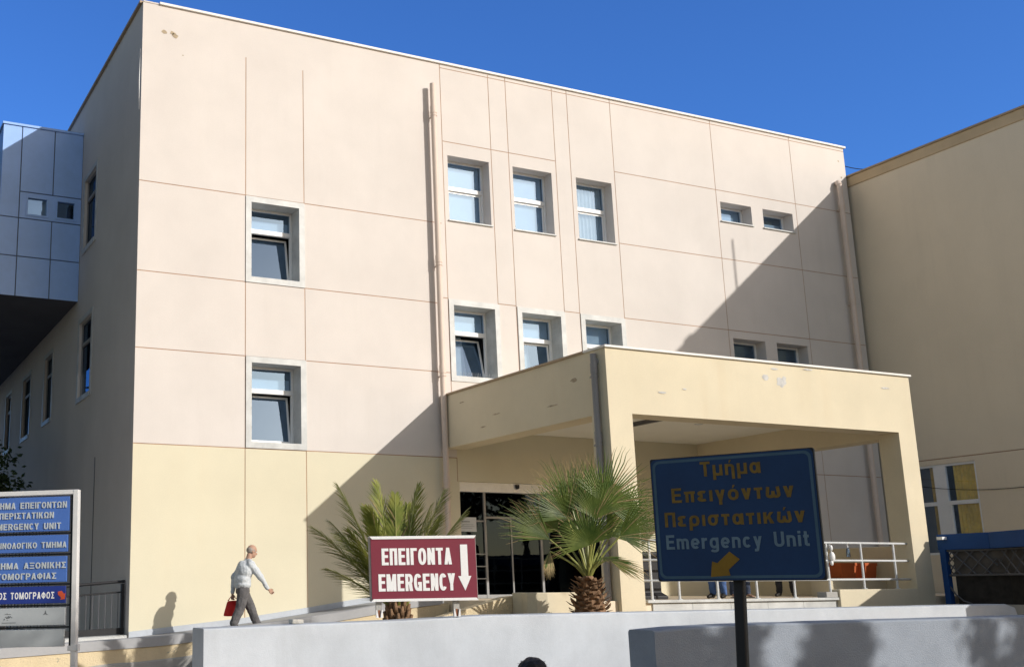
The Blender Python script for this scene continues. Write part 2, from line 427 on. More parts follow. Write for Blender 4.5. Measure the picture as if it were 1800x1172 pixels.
def glyph(ch, T, k):
    """strokes of one signboard letter: (width, [centre lines], [filled outlines]); cap height 1, T stroke, k width factor"""
    h = T/2
    def arc(cx, cy, rx, ry, a0, a1, n=14):
        return [(cx+rx*math.copysign(abs(math.cos(rad(a)))**.88, math.cos(rad(a))), cy+ry*math.copysign(abs(math.sin(rad(a)))**.88, math.sin(rad(a)))) for a in [a0+(a1-a0)*i/n for i in range(n+1)]]
    up = {'Α': 'A', 'Ε': 'E', 'Ι': 'I', 'Κ': 'K', 'Μ': 'M', 'Ν': 'N', 'Ο': 'O', 'Ρ': 'P', 'Τ': 'T', 'Η': 'H', 'Υ': 'Y'}
    c = up.get(ch, ch)
    x = .74; d = -.27; t = 1-h
    W = {'I': T, 'M': k*1.3, 'E': k*.92, 'Γ': k*.86, 'T': k*.95, 'Ω': k*1.15, 'O': k*1.08, 'G': k*1.06, 'Φ': k*1.2, 'Σ': k*.98, 'm': k*1.32, 'ω': k*1.25, 'ώ': k*1.25,
         'ι': T, 'i': T, 'r': k*.62, 't': k*.56, 'ε': k*.8, 'τ': k*.72, 'ν': k*.86, 'γ': k*.88, 'π': k*1.0, 'μ': k*.92, 'ρ': k*.95, 'σ': k*1.0, 'κ': k*.9, 'α': k*.98, 'ό': k*.95, 'e': k*.93, 'c': k*.86, 'n': k*.88, 'ή': k*.88, 'y': k*.86, 'g': k*.95, ' ': k*.75}
    w = W.get(c, k); r = w-h; m = w/2
    S, F = [], []
    ell = lambda: arc(m, x/2, m-h, x/2-h, 0, 360, 28)
    if c == 'E': S = [[(w, t), (h, t), (h, h), (w, h)], [(T, .52), (w*.92, .52)]]
    elif c == 'Π': S = [[(h, 0), (h, t), (r, t), (r, 0)]]
    elif c == 'I': S = [[(h, 0), (h, 1)]]
    elif c == 'Γ': S = [[(h, 0), (h, t), (w, t)]]
    elif c == 'O': S = [arc(m, .5, m-h, .5-h, 0, 360, 32)]
    elif c == 'N': S = [[(h, 0), (h, 1)], [(r, 0), (r, 1)]]; F = [[(0, 1), (T*1.05, 1), (w, 0), (w-T*1.05, 0)]]
    elif c == 'T': S = [[(0, t), (w, t)], [(m, 0), (m, 1-T)]]
    elif c in 'AΛ':
        F = [[(0, 0), (T*1.08, 0), (m+T*.52, 1), (m-T*.52, 1)], [(w-T*1.08, 0), (w, 0), (m+T*.52, 1), (m-T*.52, 1)]]
        if c == 'A': S = [[(w*.22, .28), (w*.78, .28)]]
    elif c == 'M': S = [[(h, 0), (h, 1)], [(r, 0), (r, 1)]]; F = [[(0, 1), (T*1.2, 1), (m+T*.5, 0), (m-T*.5, 0)], [(w-T*1.2, 1), (w, 1), (m+T*.5, 0), (m-T*.5, 0)]]
    elif c in 'RP':
        S = [[(h, 0), (h, 1)], [(T, t)] + arc(w*.5, (t+.46)/2, r-w*.5, (t-.46)/2, 90, -90, 12) + [(T, .46)]]
        if c == 'R': F = [[(w*.42, .5), (w*.42+T*1.1, .5), (w, 0), (w-T*1.15, 0)]]
    elif c == 'G': S = [arc(m, .5, m-h, .5-h, 38, 335, 24), [(m, .44), (r, .44), (r, 0)]]
    elif c == 'C': S = [arc(m, .5, m-h, .5-h, 38, 322, 24)]
    elif c == 'Y': F = [[(0, 1), (T*1.12, 1), (m+h, .38), (m-h, .38)], [(w-T*1.12, 1), (w, 1), (m+h, .38), (m-h, .38)]]; S = [[(m, 0), (m, .40)]]
    elif c == 'U': S = [[(h, 1)] + arc(m, m, m-h, m-h, 180, 360, 14) + [(r, 1)]]
    elif c == 'H': S = [[(h, 0), (h, 1)], [(r, 0), (r, 1)], [(T, .52), (w-T, .52)]]
    elif c == 'Ω': S = [[(0, h), (w*.30, h)] + arc(m, .56, m-h, .44-h, 232, -52, 24) + [(w*.70, h), (w, h)]]
    elif c == 'Σ': S = [[(w*.97, t), (h*1.5, t), (w*.56, .5), (h*1.5, h), (w, h)]]
    elif c == 'K': S = [[(h, 0), (h, 1)]]; F = [[(w-T*1.2, 1), (w, 1), (T, .30), (T, .52)], [(w*.36, .58), (w*.36+T*.8, .72), (w, 0), (w-T*1.2, 0)]]
    elif c == 'Ξ': S = [[(0, t), (w, t)], [(w*.1, .5), (w*.9, .5)], [(0, h), (w, h)]]
    elif c == 'Φ': S = [[(m, 0), (m, 1)], arc(m, .5, m-h, .36-h*.6, 0, 360, 30)]
    elif c == 'μ': S = [[(h, d), (h, x)], [(h, .3)] + arc(m, m-h*.2, m-h, m-h*1.2, 180, 360, 12) + [(r, .3)], [(r, 0), (r, x)]]
    elif c in 'ήn':
        S = [[(h, 0), (h, x)], arc(m, x-m+h*.2, m-h, m-h*1.2, 180, 0, 12) + [(r, d if c == 'ή' else 0)]]
    elif c == 'm': q = (w-T)/2; S = [[(h, 0), (h, x)]] + [arc(h+q*(i+.5), x-q*.5-h, q/2, q/2, 180, 0, 12) + [(h+q*(i+1), 0)] for i in (0, 1)]
    elif c == 'α': S = [arc(m-h*.4, x/2, m-h*1.4, x/2-h, 0, 360, 28), [(r, 0), (r, x)]]
    elif c == 'π': S = [[(0, x-h), (w, x-h)], [(w*.25, 0), (w*.25, x-T)], [(w*.75, 0), (w*.75, x-T)]]
    elif c == 'ε': S = [arc(w*.55, x*.745, w*.5-h*.6, x*.255-h, 40, 270, 14), arc(w*.55, x*.265, w*.52-h*.6, x*.265-h, 90, 320, 14)]
    elif c in 'ιi': S = [[(h, 0), (h, x)]] + ([[(h, .84), (h, 1)]] if c == 'i' else [])
    elif c == 'γ': F = [[(0, x), (T*1.08, x), (m+h, .06), (m-h*.7, 0)], [(w-T*1.08, x), (w, x), (m+h, 0), (m-h, .04)]]; S = [[(m, d), (m, .08)]]
    elif c == 'ν': F = [[(0, x), (T*1.12, x), (m+h*1.05, 0), (m-h*1.05, 0)], [(w-T*1.12, x), (w, x), (m+h*1.05, 0), (m-h*1.05, 0)]]
    elif c == 'y': F = [[(0, x), (T*1.1, x), (m+h*1.1, 0), (m-h*.9, 0)], [(w-T*1.1, x), (w, x), (m+h*.2, d+.02), (m-h*1.7, d+.02)]]; S = [[(w*.08, d+h), (m-h*.5, d+h)]]
    elif c == 'ό': S = [ell()]
    elif c == 'τ': S = [[(0, x-h), (w, x-h)], [(m, 0), (m, x-T)]]
    elif c in 'ωώ': q = (w-T)/2; S = [[(h*1.6, x)] + arc(h+q*.5, q*.5+h, q/2, q/2, 180, 360, 12) + [(h+q, x*.62)], [(h+q, q*.5+h)] + arc(h+q*1.5, q*.5+h, q/2, q/2, 180, 360, 12) + [(r-h*.6, x)]]
    elif c == 'ρ': S = [ell(), [(h, d), (h, x/2)]]
    elif c == 'σ': S = [arc(m-h*.3, x/2, m-h*1.3, x/2-h, 0, 360, 28), [(m, x-h), (w, x-h)]]
    elif c == 'κ': S = [[(h, 0), (h, x)]]; F = [[(w-T*1.2, x), (w, x), (T, .22), (T, .42)], [(w*.36, .42), (w*.36+T*.7, .55), (w, 0), (w-T*1.2, 0)]]
    elif c == 'e': S = [arc(m, x/2, m-h, x/2-h, 0, 315, 24), [(T, x/2-.01), (r, x/2-.01)]]
    elif c == 'r': S = [[(h, 0), (h, x)], arc(w, x-w+h, w-h, w-T, 175, 92, 8)]
    elif c == 'g': S = [ell(), [(r, x)] + arc(m, d+m*.8, m-h, m*.8-h, 0, -155, 12)]
    elif c == 'c': S = [arc(m, x/2, m-h, x/2-h, 42, 318, 22)]
    elif c == 't': S = [[(w*.42, .97), (w*.42, h*1.6), (w*.62, h), (w, h)], [(0, x-h), (w*.95, x-h)]]
    if c in 'ήόώ': F.append([(m-h*.5, x+.07), (m+h*.3, x+.07), (m+h*1.4, x+.27), (m+h*.1, x+.27)])
    return w, S, F

def text(name, s, box, tf, y, mat, parent, T=.2, k=.62, gap=.16, ext=.004):
    """raised letters filling box (x0,x1,baseline,cap) in a sign's own plane, y metres from its face (negative: in front)"""
    gl = [glyph(ch, T, k) for ch in s]
    tot = sum(g_[0] for g_ in gl)+gap*(len(gl)-1)
    x0, x1, z0, z1 = box
    sx = (x1-x0)/tot; sz = z1-z0
    mb = MB(tf); cur = 0.0; lay = 0
    def slab(poly):
        nonlocal lay
        lay = (lay+1) % 6
        mb.prism([(x0+(cur+p[0])*sx, z0+p[1]*sz) for p in poly], 1, y-ext-lay*.00015, y)
    for (w_, S, F) in gl:
        for pl in S:
            closed = len(pl) > 8 and (Vector(pl[0])-Vector(pl[-1])).length < 1e-4
            P = [Vector(p) for p in (pl[:-1] if closed else pl)]
            n = len(P); A, Bq = [], []
            for i in range(n):
                a = P[i]-P[i-1] if (i > 0 or closed) else P[1]-P[0]
                b = P[(i+1) % n]-P[i] if (i < n-1 or closed) else P[i]-P[i-1]
                a = a.normalized(); b = b.normalized()
                na, nb_ = Vector((-a.y, a.x)), Vector((-b.y, b.x))
                mt_ = na+nb_
                mt_ = mt_.normalized() if mt_.length > 1e-6 else na
                L = (T/2)/max(.35, mt_.dot(na))
                A.append(P[i]+mt_*L); Bq.append(P[i]-mt_*L)
            lay = (lay+1) % 6
            yy = y-ext-lay*.00015
            v = []
            for p, q in zip(A, Bq):
                v += [(x0+(cur+p.x)*sx, yy, z0+p.y*sz), (x0+(cur+q.x)*sx, yy, z0+q.y*sz), (x0+(cur+p.x)*sx, y, z0+p.y*sz), (x0+(cur+q.x)*sx, y, z0+q.y*sz)]
            f = []
            for i in range(n if closed else n-1):
                a, b = 4*i, 4*((i+1) % n)
                f += [(a, b, b+1, a+1), (a, a+2, b+2, b), (a+1, b+1, b+3, a+3)]
            if not closed: f += [(0, 1, 3, 2), (4*n-4, 4*n-2, 4*n-1, 4*n-3)]
            mb.add(v, f)
        for poly in F: slab(poly)
        cur += w_+gap
    return mb.build(name, mat, parent)

def grid_wall(mb, mp, A, Z, cell, back=0.02):
    """wall of cells: cell(a,z) gives (depth, material, has_face); mp(a,z,depth) places a point"""
    A = sorted(set(round(a, 4) for a in A)); Z = sorted(set(round(z, 4) for z in Z))
    C = {}
    for i in range(len(A)-1):
        for j in range(len(Z)-1):
            C[i, j] = cell((A[i]+A[i+1])/2, (Z[j]+Z[j+1])/2)
    for (i, j), (d, mi, face) in C.items():
        a0, a1, z0, z1 = A[i], A[i+1], Z[j], Z[j+1]
        if face:
            mb.quad(mp(a0, z0, d), mp(a1, z0, d), mp(a1, z1, d), mp(a0, z1, d), mi)
        for (di, dj) in ((1, 0), (0, 1)):
            q = C.get((i+di, j+dj))
            if q and abs(q[0]-d) > 1e-6:
                m2 = mi if d < q[0] else q[1]
                lo, hi = sorted((d, q[0]))
                if di: mb.quad(mp(a1, z0, lo), mp(a1, z1, lo), mp(a1, z1, hi), mp(a1, z0, hi), m2)
                else: mb.quad(mp(a0, z1, lo), mp(a1, z1, lo), mp(a1, z1, hi), mp(a0, z1, hi), m2)

def patch(mb, x, z, rx, rz, y, seed, mi=0, n=18):
    """an irregular flake of missing paint lying on a wall that faces -y"""
    rnd = random.Random(seed)
    ks = [0.55+0.5*rnd.random() for _ in range(n)]
    pts = []
    for k in range(n):
        a = 2*math.pi*k/n; q = (ks[k]+ks[(k+1) % n]*0.6)/1.4
        pts.append((x+rx*q*math.cos(a), y, z+rz*q*math.sin(a)))
    mb.add(pts, [tuple(range(n))], mi)

# ------------------------------------------------------------------ ground
g = MB(); g.quad((-300, -300, -0.35), (300, -300, -0.35), (300, 400, -0.35), (-300, 400, -0.35))
tag(g.build('ground', 'asphalt', None, recalc=False), kind='structure')
g = MB(); g.quad((-40, 8.4, -0.345), (26.7, 8.4, -0.345), (26.7, 20.9, -0.345), (-40, 20.9, -0.345))
tag(g.build('courtyard', 'paving', None, recalc=False), kind='structure')

# ramp climbing along the front to the landing
RZ = [(-6, 0.15), (0, 0.42), (5.64, 0.68), (8.0, 0.90), (9.4, 1.08), (10.6, 1.25), (11.5, 1.33)]
def rampz(x):
    for (a, za), (b, zb) in zip(RZ, RZ[1:]):
        if x <= b: return za+(zb-za)*(x-a)/(b-a)
    return 1.33
def sweep(mb, xs, prof, mi=0):
    """cross section prof(x) -> [(y,z)...] swept along x"""
    P = [[(x, y, z) for (y, z) in prof(x)] for x in xs]
    n = len(P[0])
    v = [p for q in P for p in q]; f = []
    for i in range(len(xs)-1):
        for k in range(n):
            f.append((i*n+k, i*n+(k+1) % n, (i+1)*n+(k+1) % n, (i+1)*n+k))
    f.append(tuple(range(n))); f.append(tuple((len(xs)-1)*n+k for k in range(n-1, -1, -1)))
    mb.add(v, f, mi)
xs = [-6+0.5*i for i in range(35)] + [11.45]
mb = MB()
sweep(mb, xs, lambda x: [(18.99, -0.3), (18.99, rampz(x)), (20.995, rampz(x)), (20.995, -0.3)])
tag(mb.build('ramp', 'ramp'), kind='structure')
rw = empty('ramp_wall', (5, 18.85, -0.35))
tag(rw, 'low beige wall with peeling paint and a grey kerb, holding up the ramp', 'retaining wall')
mb = MB(); sweep(mb, xs, lambda x: [(18.80, -0.36), (18.80, rampz(x)-0.055), (18.985, rampz(x)-0.055), (18.985, -0.36)])
mb.build('wall', 'peel', rw)
mb = MB()
sweep(mb, [-6+0.2*i for i in range(87)], lambda x: [(18.775, -.34), (18.775, rampz(x)-.30+.05*noise.noise(Vector((x*1.3, 3, 0)))+.02*noise.noise(Vector((x*6, 3, 0)))), (18.7995, rampz(x)-.28+.05*noise.noise(Vector((x*1.3, 3, 0)))+.02*noise.noise(Vector((x*6, 3, 0)))), (18.7995, -.34)])
mb.build('footing', 'concrete', rw)
mb = MB()
def kerb_prof(x):
    k = 0.012*noise.noise(Vector((x*1.7, 0, 0)))
    return [(18.775, rampz(x)-0.05), (18.775, rampz(x)+0.105+k), (18.80, rampz(x)+0.115+k), (18.985, rampz(x)+0.115), (18.985, rampz(x)-0.05)]
sweep(mb, [-6+0.25*i for i in range(70)], kerb_prof)
mb.build('kerb', 'ramp', rw)

# planting bed between the grey wall and the building
mb = MB()
N = 40
vs = [(6.4+11.7*i/N, 12.42+6.37*j/16, min(0.90, rampz(6.4+11.7*i/N)-.22)+0.05*noise.noise(Vector((i*0.6, j*0.5, 0)))+(0.14 if 6.4+11.7*i/N > 9.5 and j < 7 else 0)) for j in range(17) for i in range(N+1)]
mb.add(vs, [(j*(N+1)+i, j*(N+1)+i+1, (j+1)*(N+1)+i+1, (j+1)*(N+1)+i) for j in range(16) for i in range(N)])
tag(mb.build('planting_bed', 'soil', None, True), kind='structure')

# landing under the canopy
mb = MB(); mb.box(11.5, 15.47, -0.3, 26.7, 20.995, 1.33)
tag(mb.build('landing', 'tile'), kind='structure')
le = empty('landing_edge', (15.8, 15.4, 1.0))
tag(le, 'white marble edge facing of the raised landing below the railing', 'kerb')
mb = MB()
for i in range(5):
    a = 13.55+i*0.9; mb.box(a, 15.44, 0.9, a+0.894, 15.468, 1.285)
mb.build('facing', 'marble', le, bevel=0.003)
mb = MB(); mb.box(13.4, 15.385, 1.287, 18.05, 15.60, 1.336)
mb.build('nosing', 'marble', le, bevel=0.005)

# ------------------------------------------------------------------ main building
X0, X1, Y0, ZT = 5.64, 26.70, 21.0, 14.03
B = empty('hospital_building', (X0, Y0, 0))
tag(B, 'three storey hospital block of pink and cream plaster panels with few deep windows', 'building')
GW = 0.0095
VG = [(8.02, 0.9, 13.2), (9.41, 1.0, 13.15), (13.05, 5.2, 14.03), (14.43, 5.2, 14.0), (14.94, 5.2, 14.03), (16.35, 5.2, 14.0),
      (16.81, 5.2, 14.03), (18.19, 5.2, 14.03), (21.61, 1.3, 14.03), (24.54, 1.3, 14.03), (13.13, 3.9, 4.43)]
HG = [(9.95, X0, 12.95), (8.00, X0, 12.8), (6.38, X0, 13.05), (4.43, X0, 13.13), (13.93, 13.05, X1), (12.03, 13.05, 16.35), (12.03, 18.19, X1),
      (10.10, 18.19, X1), (8.14, 12.9, 13.05), (8.14, 14.43, 14.94), (8.14, 16.35, 16.81), (8.14, 18.19, X1), (6.19, 18.19, X1), (4.43, 20.7, X1)]
# plain: opening in plaster; marble: opening widened for the stone lining
WIN = []
for n_, (a, b, c, d, st) in enumerate([
    (8.15, 9.28, 8.13, 9.81, 'marble'), (8.16, 9.29, 4.57, 6.25, 'marble'),
    (13.18, 14.35, 10.07, 11.69, 'plain'), (15.04, 16.20, 10.07, 11.69, 'plain'), (16.95, 18.07, 10.07, 11.69, 'plain'),
    (13.19, 14.32, 6.32, 7.99, 'marble'), (15.09, 16.22, 6.32, 7.99, 'marble'), (16.95, 18.06, 6.32, 7.99, 'marble'),
    (21.73, 22.84, 11.17, 11.71, 'small'), (23.26, 24.38, 11.17, 11.71, 'small'),
    (21.75, 22.88, 7.38, 7.93, 'small'), (23.29, 24.42, 7.38, 7.93, 'small')]):
    WIN.append((a, b, c, d, st))
DOOR = (13.17, 17.6, 1.33, 3.91)
def dep(st): return {'marble': 0.42, 'plain': 0.33, 'small': 0.36}[st]
holes = []
for (a, b, c, d, st) in WIN:
    e = 0.025 if st == 'marble' else 0
    holes.append((a-e, b+e, c-e, d+e, dep(st)))
holes.append((*DOOR, 0.30))
def facade_cell(x, z):
    for (a, b, c, d, q) in holes:
        if a < x < b and c < z < d: return (q, 0, False)
    if x > 13.13 and x < 20.5 and z < 5.2: base = 1
    elif x < 13.13 and z < 4.43: base = 1
    else: base = 0
    for (gx, a, b) in VG:
        if abs(x-gx) < GW and a < z < b: return (0.006, 2, True)
    for (gz, a, b) in HG:
        if abs(z-gz) < GW and a < x < b: return (0.006, 2, True)
    return (0.0, base, True)
A_ = [X0, X1, 13.13, 20.5, 11]; Z_ = [0.0, ZT, 5.2, 4.43]
for (gx, a, b) in VG: A_ += [gx-GW, gx+GW]; Z_ += [a, b]
for (gz, a, b) in HG: Z_ += [gz-GW, gz+GW]; A_ += [a, b]
for (a, b, c, d, q) in holes: A_ += [a, b]; Z_ += [c, d]
A_ = [a for a in A_ if X0 <= a <= X1]; Z_ = [z for z in Z_ if 0 <= z <= ZT]
mb = MB()
grid_wall(mb, lambda a, z, d: (a, Y0+d, z), A_, Z_, facade_cell)
# flakes and repairs that the plaster shows
for k, (x, z, rx, rz) in enumerate([(6.12, 13.42, .06, .05), (6.30, 13.43, .05, .045), (6.36, 13.38, .07, .06), (6.55, 12.95, .02, .015), (26.45, 13.6, .03, .03), (26.5, 13.1, .03, .03)]):
    patch(mb, x, z, rx, rz, Y0-0.003, k, 4)
mb.build('facade_wall', ['pink', 'beige', 'groove', 'greywall', 'chip'], B)

mb = MB()
sweep(mb, [X0+.002+.3*i for i in range(20)], lambda x: [(20.985, rampz(x)+.002), (20.985, rampz(x)+.105+.008*noise.noise(Vector((x*2, 7, 0)))), (20.9985, rampz(x)+.115), (20.9985, rampz(x)+.002)])
mb.build('skirting', 'greywall', B)

# side wall on the left, running away from the street
SW = [(24.95, 26.2, 9.92, 11.75), (24.98, 26.3, 6.15, 8.04), (29.64, 30.75, 6.19, 8.0), (32.97, 34.3, 6.16, 8.0), (36.58, 37.6, 6.14, 8.0), (40.2, 41.3, 6.15, 8.0), (44, 45.1, 6.15, 8.0)]
def side_cell(y, z):
    for (a, b, c, d) in SW:
        if a < y < b and c < z < d: return (0.11, 0, False)
    return (0.0, 0, True)
A_ = [21.0, 62]; Z_ = [-0.35, ZT]
for (a, b, c, d) in SW: A_ += [a, b]; Z_ += [c, d]
mb = MB()
grid_wall(mb, lambda a, z, d: (X0+d, a, z), A_, Z_, side_cell)
mb.box(5.625, 24.2, 0.5, 5.638, 24.22, 4.5, 1)      # conduit
mb.build('side_wall', ['pink', 'kgrey'], B)
mb = MB(); mb.tube([(5.62, 21.06, 11.55), (5.605, 21.05, 12.2), (5.62, 21.06, 12.95)], 0.011, 6)
mb.build('conduit', 'white', B)
mb = MB()
mb.box(5.98, 61.7, 0, X1, 62, ZT); mb.box(26.38, 21.45, 0, X1, 61.69, ZT)
mb.build('rear_wall', 'pink', B)
mb = MB(); mb.box(5.68, 21.04, 13.55, 26.66, 61.9, 13.80)
mb.build('roof', 'roof', B)
mb = MB()
mb.box(6.0, 20.95, ZT, 26.76, 21.40, ZT+0.055)
mb.box(5.58, 21.06, ZT, 5.98, 62, ZT+0.06, 1)
mb.box(5.64, 20.985, ZT, 5.985, 21.055, ZT+0.035, 2)
mb.build('coping', ['coping', 'copedark', 'pink'], B, bevel=0.006)
mb = MB()
mb.box(12.2, 25.0, 0.2, 26.3, 25.1, 13.5); mb.box(5.95, 26.5, 0.2, 12.15, 26.6, 13.5); mb.box(12.1, 21.5, 0.2, 12.18, 26, 13.5)
mb.box(12.25, 21.46, 8.6, 26.3, 24.95, 8.9); mb.box(12.25, 21.46, 4.95, 26.3, 24.95, 5.2); mb.box(12.25, 21.46, 12.3, 26.3, 24.95, 12.5)
mb.box(20.0, 21.5, 0.3, 20.1, 24.9, 13.4); mb.box(14.6, 21.5, 5.3, 14.7, 24.9, 13.4); mb.box(16.5, 21.5, 5.3, 16.6, 24.9, 13.4)
mb.build('interior', 'inner', B)

def pane_quad(mb, x0, x1, z0, z1, y, tilt=0.0, mi=0):
    """vertical sheet, its top leaning into the room by tilt"""
    t = math.tan(tilt)*(z1-z0)
    mb.quad((x0, y, z0), (x1, y, z0), (x1, y+t, z1), (x0, y+t, z1), mi)

def add_window(a, b, c, d, st, tz, tilt=0.0, upper='blind', lower='blind', seed=0):
    y = Y0 + dep(st)
    f = MB()
    fw = 0.05
    f.box(a, y-0.03, c, a+fw, y+0.04, d); f.box(b-fw, y-0.03, c, b, y+0.04, d)
    f.box(a+fw, y-0.028, d-fw, b-fw, y+0.04, d); f.box(a+fw, y-0.028, c, b-fw, y+0.04, c+fw)
    if tz: f.box(a+fw, y-0.045, tz-0.05, b-fw, y+0.04, tz+0.05)
    W = f.build('window', 'white', B, bevel=0.004)
    # sash of the lower light
    if tz:
        z0, z1 = c+fw, tz-0.05
        s = MB()
        h = z1-z0; sw = 0.045
        ct, sn = math.cos(tilt), math.sin(tilt)
        def P(x, dd, z): return (x, y+0.005+dd*ct+(z)*sn, z0+0.004+z*ct-dd*sn)
        def sb(x0, x1, q0, q1):
            v = [P(x, dd, z) for z in (q0, q1) for dd in (0, 0.03) for x in (x0, x1)]
            s.add(v, [(0, 2, 3, 1), (4, 5, 7, 6), (0, 1, 5, 4), (2, 6, 7, 3), (0, 4, 6, 2), (1, 3, 7, 5)])
        L, Rr = a+fw+0.004, b-fw-0.004
        sb(L, L+sw, 0, h-0.008); sb(Rr-sw, Rr, 0, h-0.008); sb(L+sw, Rr-sw, 0, sw); sb(L+sw, Rr-sw, h-0.008-sw, h-0.008)
        s.build('sash', 'white', W, bevel=0.003)
        p = MB()
        p.quad(P(L+sw, .015, sw), P(Rr-sw, .015, sw), P(Rr-sw, .015, h-.008-sw), P(L+sw, .015, h-.008-sw))
        p.build('pane', 'glass', W, recalc=False)
        p = MB(); pane_quad(p, a+fw, b-fw, tz+0.05, d-fw, y+0.01)
        p.build('pane', 'glass', W, recalc=False)
    else:
        p = MB(); pane_quad(p, a+fw, b-fw, c+fw, d-fw, y+0.01)
        p.build('pane', 'glass', W, recalc=False)
    rnd = random.Random(seed)
    def cover(kind, z0, z1, yy):
        if kind == 'blind':
            m = MB(); m.box(a+0.06, yy, z0, b-0.06, yy+0.004, z1); m.build('blind', 'blind', W)
        elif kind == 'curtain':
            m = MB(); n = 60
            pts = [(a+0.06+(b-a-0.12)*i/n, yy+0.02+0.022*math.sin(i*0.9+rnd.random()*0.5)) for i in range(n+1)]
            for (p, q) in zip(pts, pts[1:]):
                m.quad((p[0], p[1], z0), (q[0], q[1], z0), (q[0], q[1], z1), (p[0], p[1], z1))
            m.build('curtain', 'curtain', W, True, recalc=False)
        elif kind == 'half':
            m = MB(); m.box(a+0.06, yy, z0+(z1-z0)*0.0, b-0.06, yy+0.004, z0+(z1-z0)*0.55); m.build('blind', 'blind', W)
        elif kind == 'drape':
            m = MB(); x1 = a+0.06+(b-a-0.12)*0.62
            m.add([(a+0.06, yy, z0), (x1+0.12, yy, z0), (x1-0.02, yy+0.02, z1), (a+0.06, yy, z1)], [(0, 1, 2, 3)])
            m.build('curtain', 'curtain', W, recalc=False)
    if tz:
        cover(upper, tz, d, y+0.075); cover(lower, c, tz, y+0.10+(0.25 if tilt else 0))
    else:
        cover(upper, c, d, y+0.07)
    if st == 'marble':
        o = 0.13; k = MB(); e = 0.025; yy = Y0-0.022
        for (x0, x1, z0, z1) in ((a-o, a-0.0, c-o, d+o), (b, b+o, c-o, d+o), (a, b, d, d+o), (a, b, c-o, c)):
            k.box(x0, yy, z0, x1, Y0-0.001, z1)
        k.box(a-e, Y0, c-e, a, y+0.03, d+e); k.box(b, Y0, c-e, b+e, y+0.03, d+e)
        k.box(a, Y0, d, b, y+0.03, d+e); k.box(a, Y0, c-e, b, y+0.03, c)
        k.build('surround', 'marble', W)
    else:
        k = MB(); k.box(a-0.04, Y0-0.045, c-0.035, b+0.03, Y0+0.3, c-0.004)
        k.build('sill', 'marble', W, bevel=0.003)
    return W

add_window(*WIN[0], 9.29, rad(9), 'half', None, 1)
add_window(*WIN[1], 5.72, rad(9), 'half', None, 2)
add_window(*WIN[2], 10.98, 0, 'blind', 'blind', 3)
add_window(*WIN[3], 10.97, 0, 'blind', 'blind', 4)
add_window(*WIN[4], 10.98, 0, 'curtain', 'curtain', 5)
m1 = add_window(*WIN[5], 7.43, rad(13), 'blind', 'drape', 6)
add_window(*WIN[6], 7.43, rad(3), 'blind', 'drape', 7)
add_window(*WIN[7], 7.43, 0, 'blind', None, 8)
add_window(*WIN[8], None, 0, 'blind', None, 9)
add_window(*WIN[9], None, 0, 'half', None, 10)
add_window(*WIN[10], None, 0, None, None, 11)
add_window(*WIN[11], None, 0, None, None, 12)
# pigeon spikes along the sill of the first marble window
k = MB()
for i in range(26):
    x = 13.22+i*0.043
    k.tube([(x, 21.03, 6.325), (x+random.uniform(-.02, .02), 21.0, 6.42)], 0.003, 4)
k.build('bird_spikes', 'steel', m1)

for (a, b, c, d) in SW:
    x = X0+0.06
    f = MB()
    f.box(x, a, c, x+0.07, a+0.05, d); f.box(x, b-0.05, c, x+0.07, b, d)
    f.box(x, a+0.05, d-0.05, x+0.068, b-0.05, d); f.box(x, a+0.05, c, x+0.068, b-0.05, c+0.05)
    f.box(x-0.01, a+0.05, c+(d-c)*0.68, x+0.069, b-0.05, c+(d-c)*0.68+0.08)
    W = f.build('window', 'greypipe', B)
    p = MB(); p.quad((x+0.03, a+0.05, c+0.05), (x+0.03, b-0.05, c+0.05), (x+0.03, b-0.05, d-0.05), (x+0.03, a+0.05, d-0.05))
    p.build('pane', 'glassd', W, recalc=False)
    o = 0.12; k = MB()
    k.box(X0-0.02, a-o, c-o, X0-0.001, a, d+o); k.box(X0-0.02, b, c-o, X0-0.001, b+o, d+o); k.box(X0-0.02, a, d, X0-0.001, b, d+o)
    k.box(X0-0.04, a, c-o, X0+0.05, b, c-0.003)
    k.build('surround', 'marble', W)

# metal clad box hanging off the side wall
BX0, BX1, BY, BZ0, BZ1 = 3.60, 5.63, 26.60, 8.70, 13.16
cb = MB()
BW = [(4.24, 4.80, 10.80, 11.32), (4.98, 5.50, 10.80, 11.32)]
gv = [(4.07, BZ0, BZ1), (4.90, BZ0, 10.72), (4.90, 11.42, BZ1)]
gh = [(10.72, BX0, BX1), (9.72, BX0, BX1), (11.42, 4.07, BX1)]
def clad_cell(x, z):
    for (a, b, c, d) in BW:
        if a < x < b and c < z < d: return (0.08, 0, False)
    for (q, a, b) in gv:
        if abs(x-q) < 0.014 and a < z < b: return (0.03, 1, True)
    for (q, a, b) in gh:
        if abs(z-q) < 0.014 and a < x < b: return (0.03, 1, True)
    return (0, 0, True)
A_ = [BX0, BX1]; Z_ = [BZ0, BZ1]
for (q, a, b) in gv: A_ += [q-.014, q+.014]; Z_ += [a, b]
for (q, a, b) in gh: Z_ += [q-.014, q+.014]; A_ += [a, b]
for (a, b, c, d) in BW: A_ += [a, b]; Z_ += [c, d]
grid_wall(cb, lambda a, z, d: (a, BY+d, z), A_, Z_, clad_cell)
cb.quad((BX0, BY, BZ0), (BX0, 46, BZ0), (BX0, 46, BZ1), (BX0, BY, BZ1))
cb.quad((BX0, 46, BZ0), (BX1, 46, BZ0), (BX1, 46, BZ1), (BX0, 46, BZ1))
cb.quad((BX0, BY, BZ1), (BX1, BY, BZ1), (BX1, 46, BZ1), (BX0, 46, BZ1))
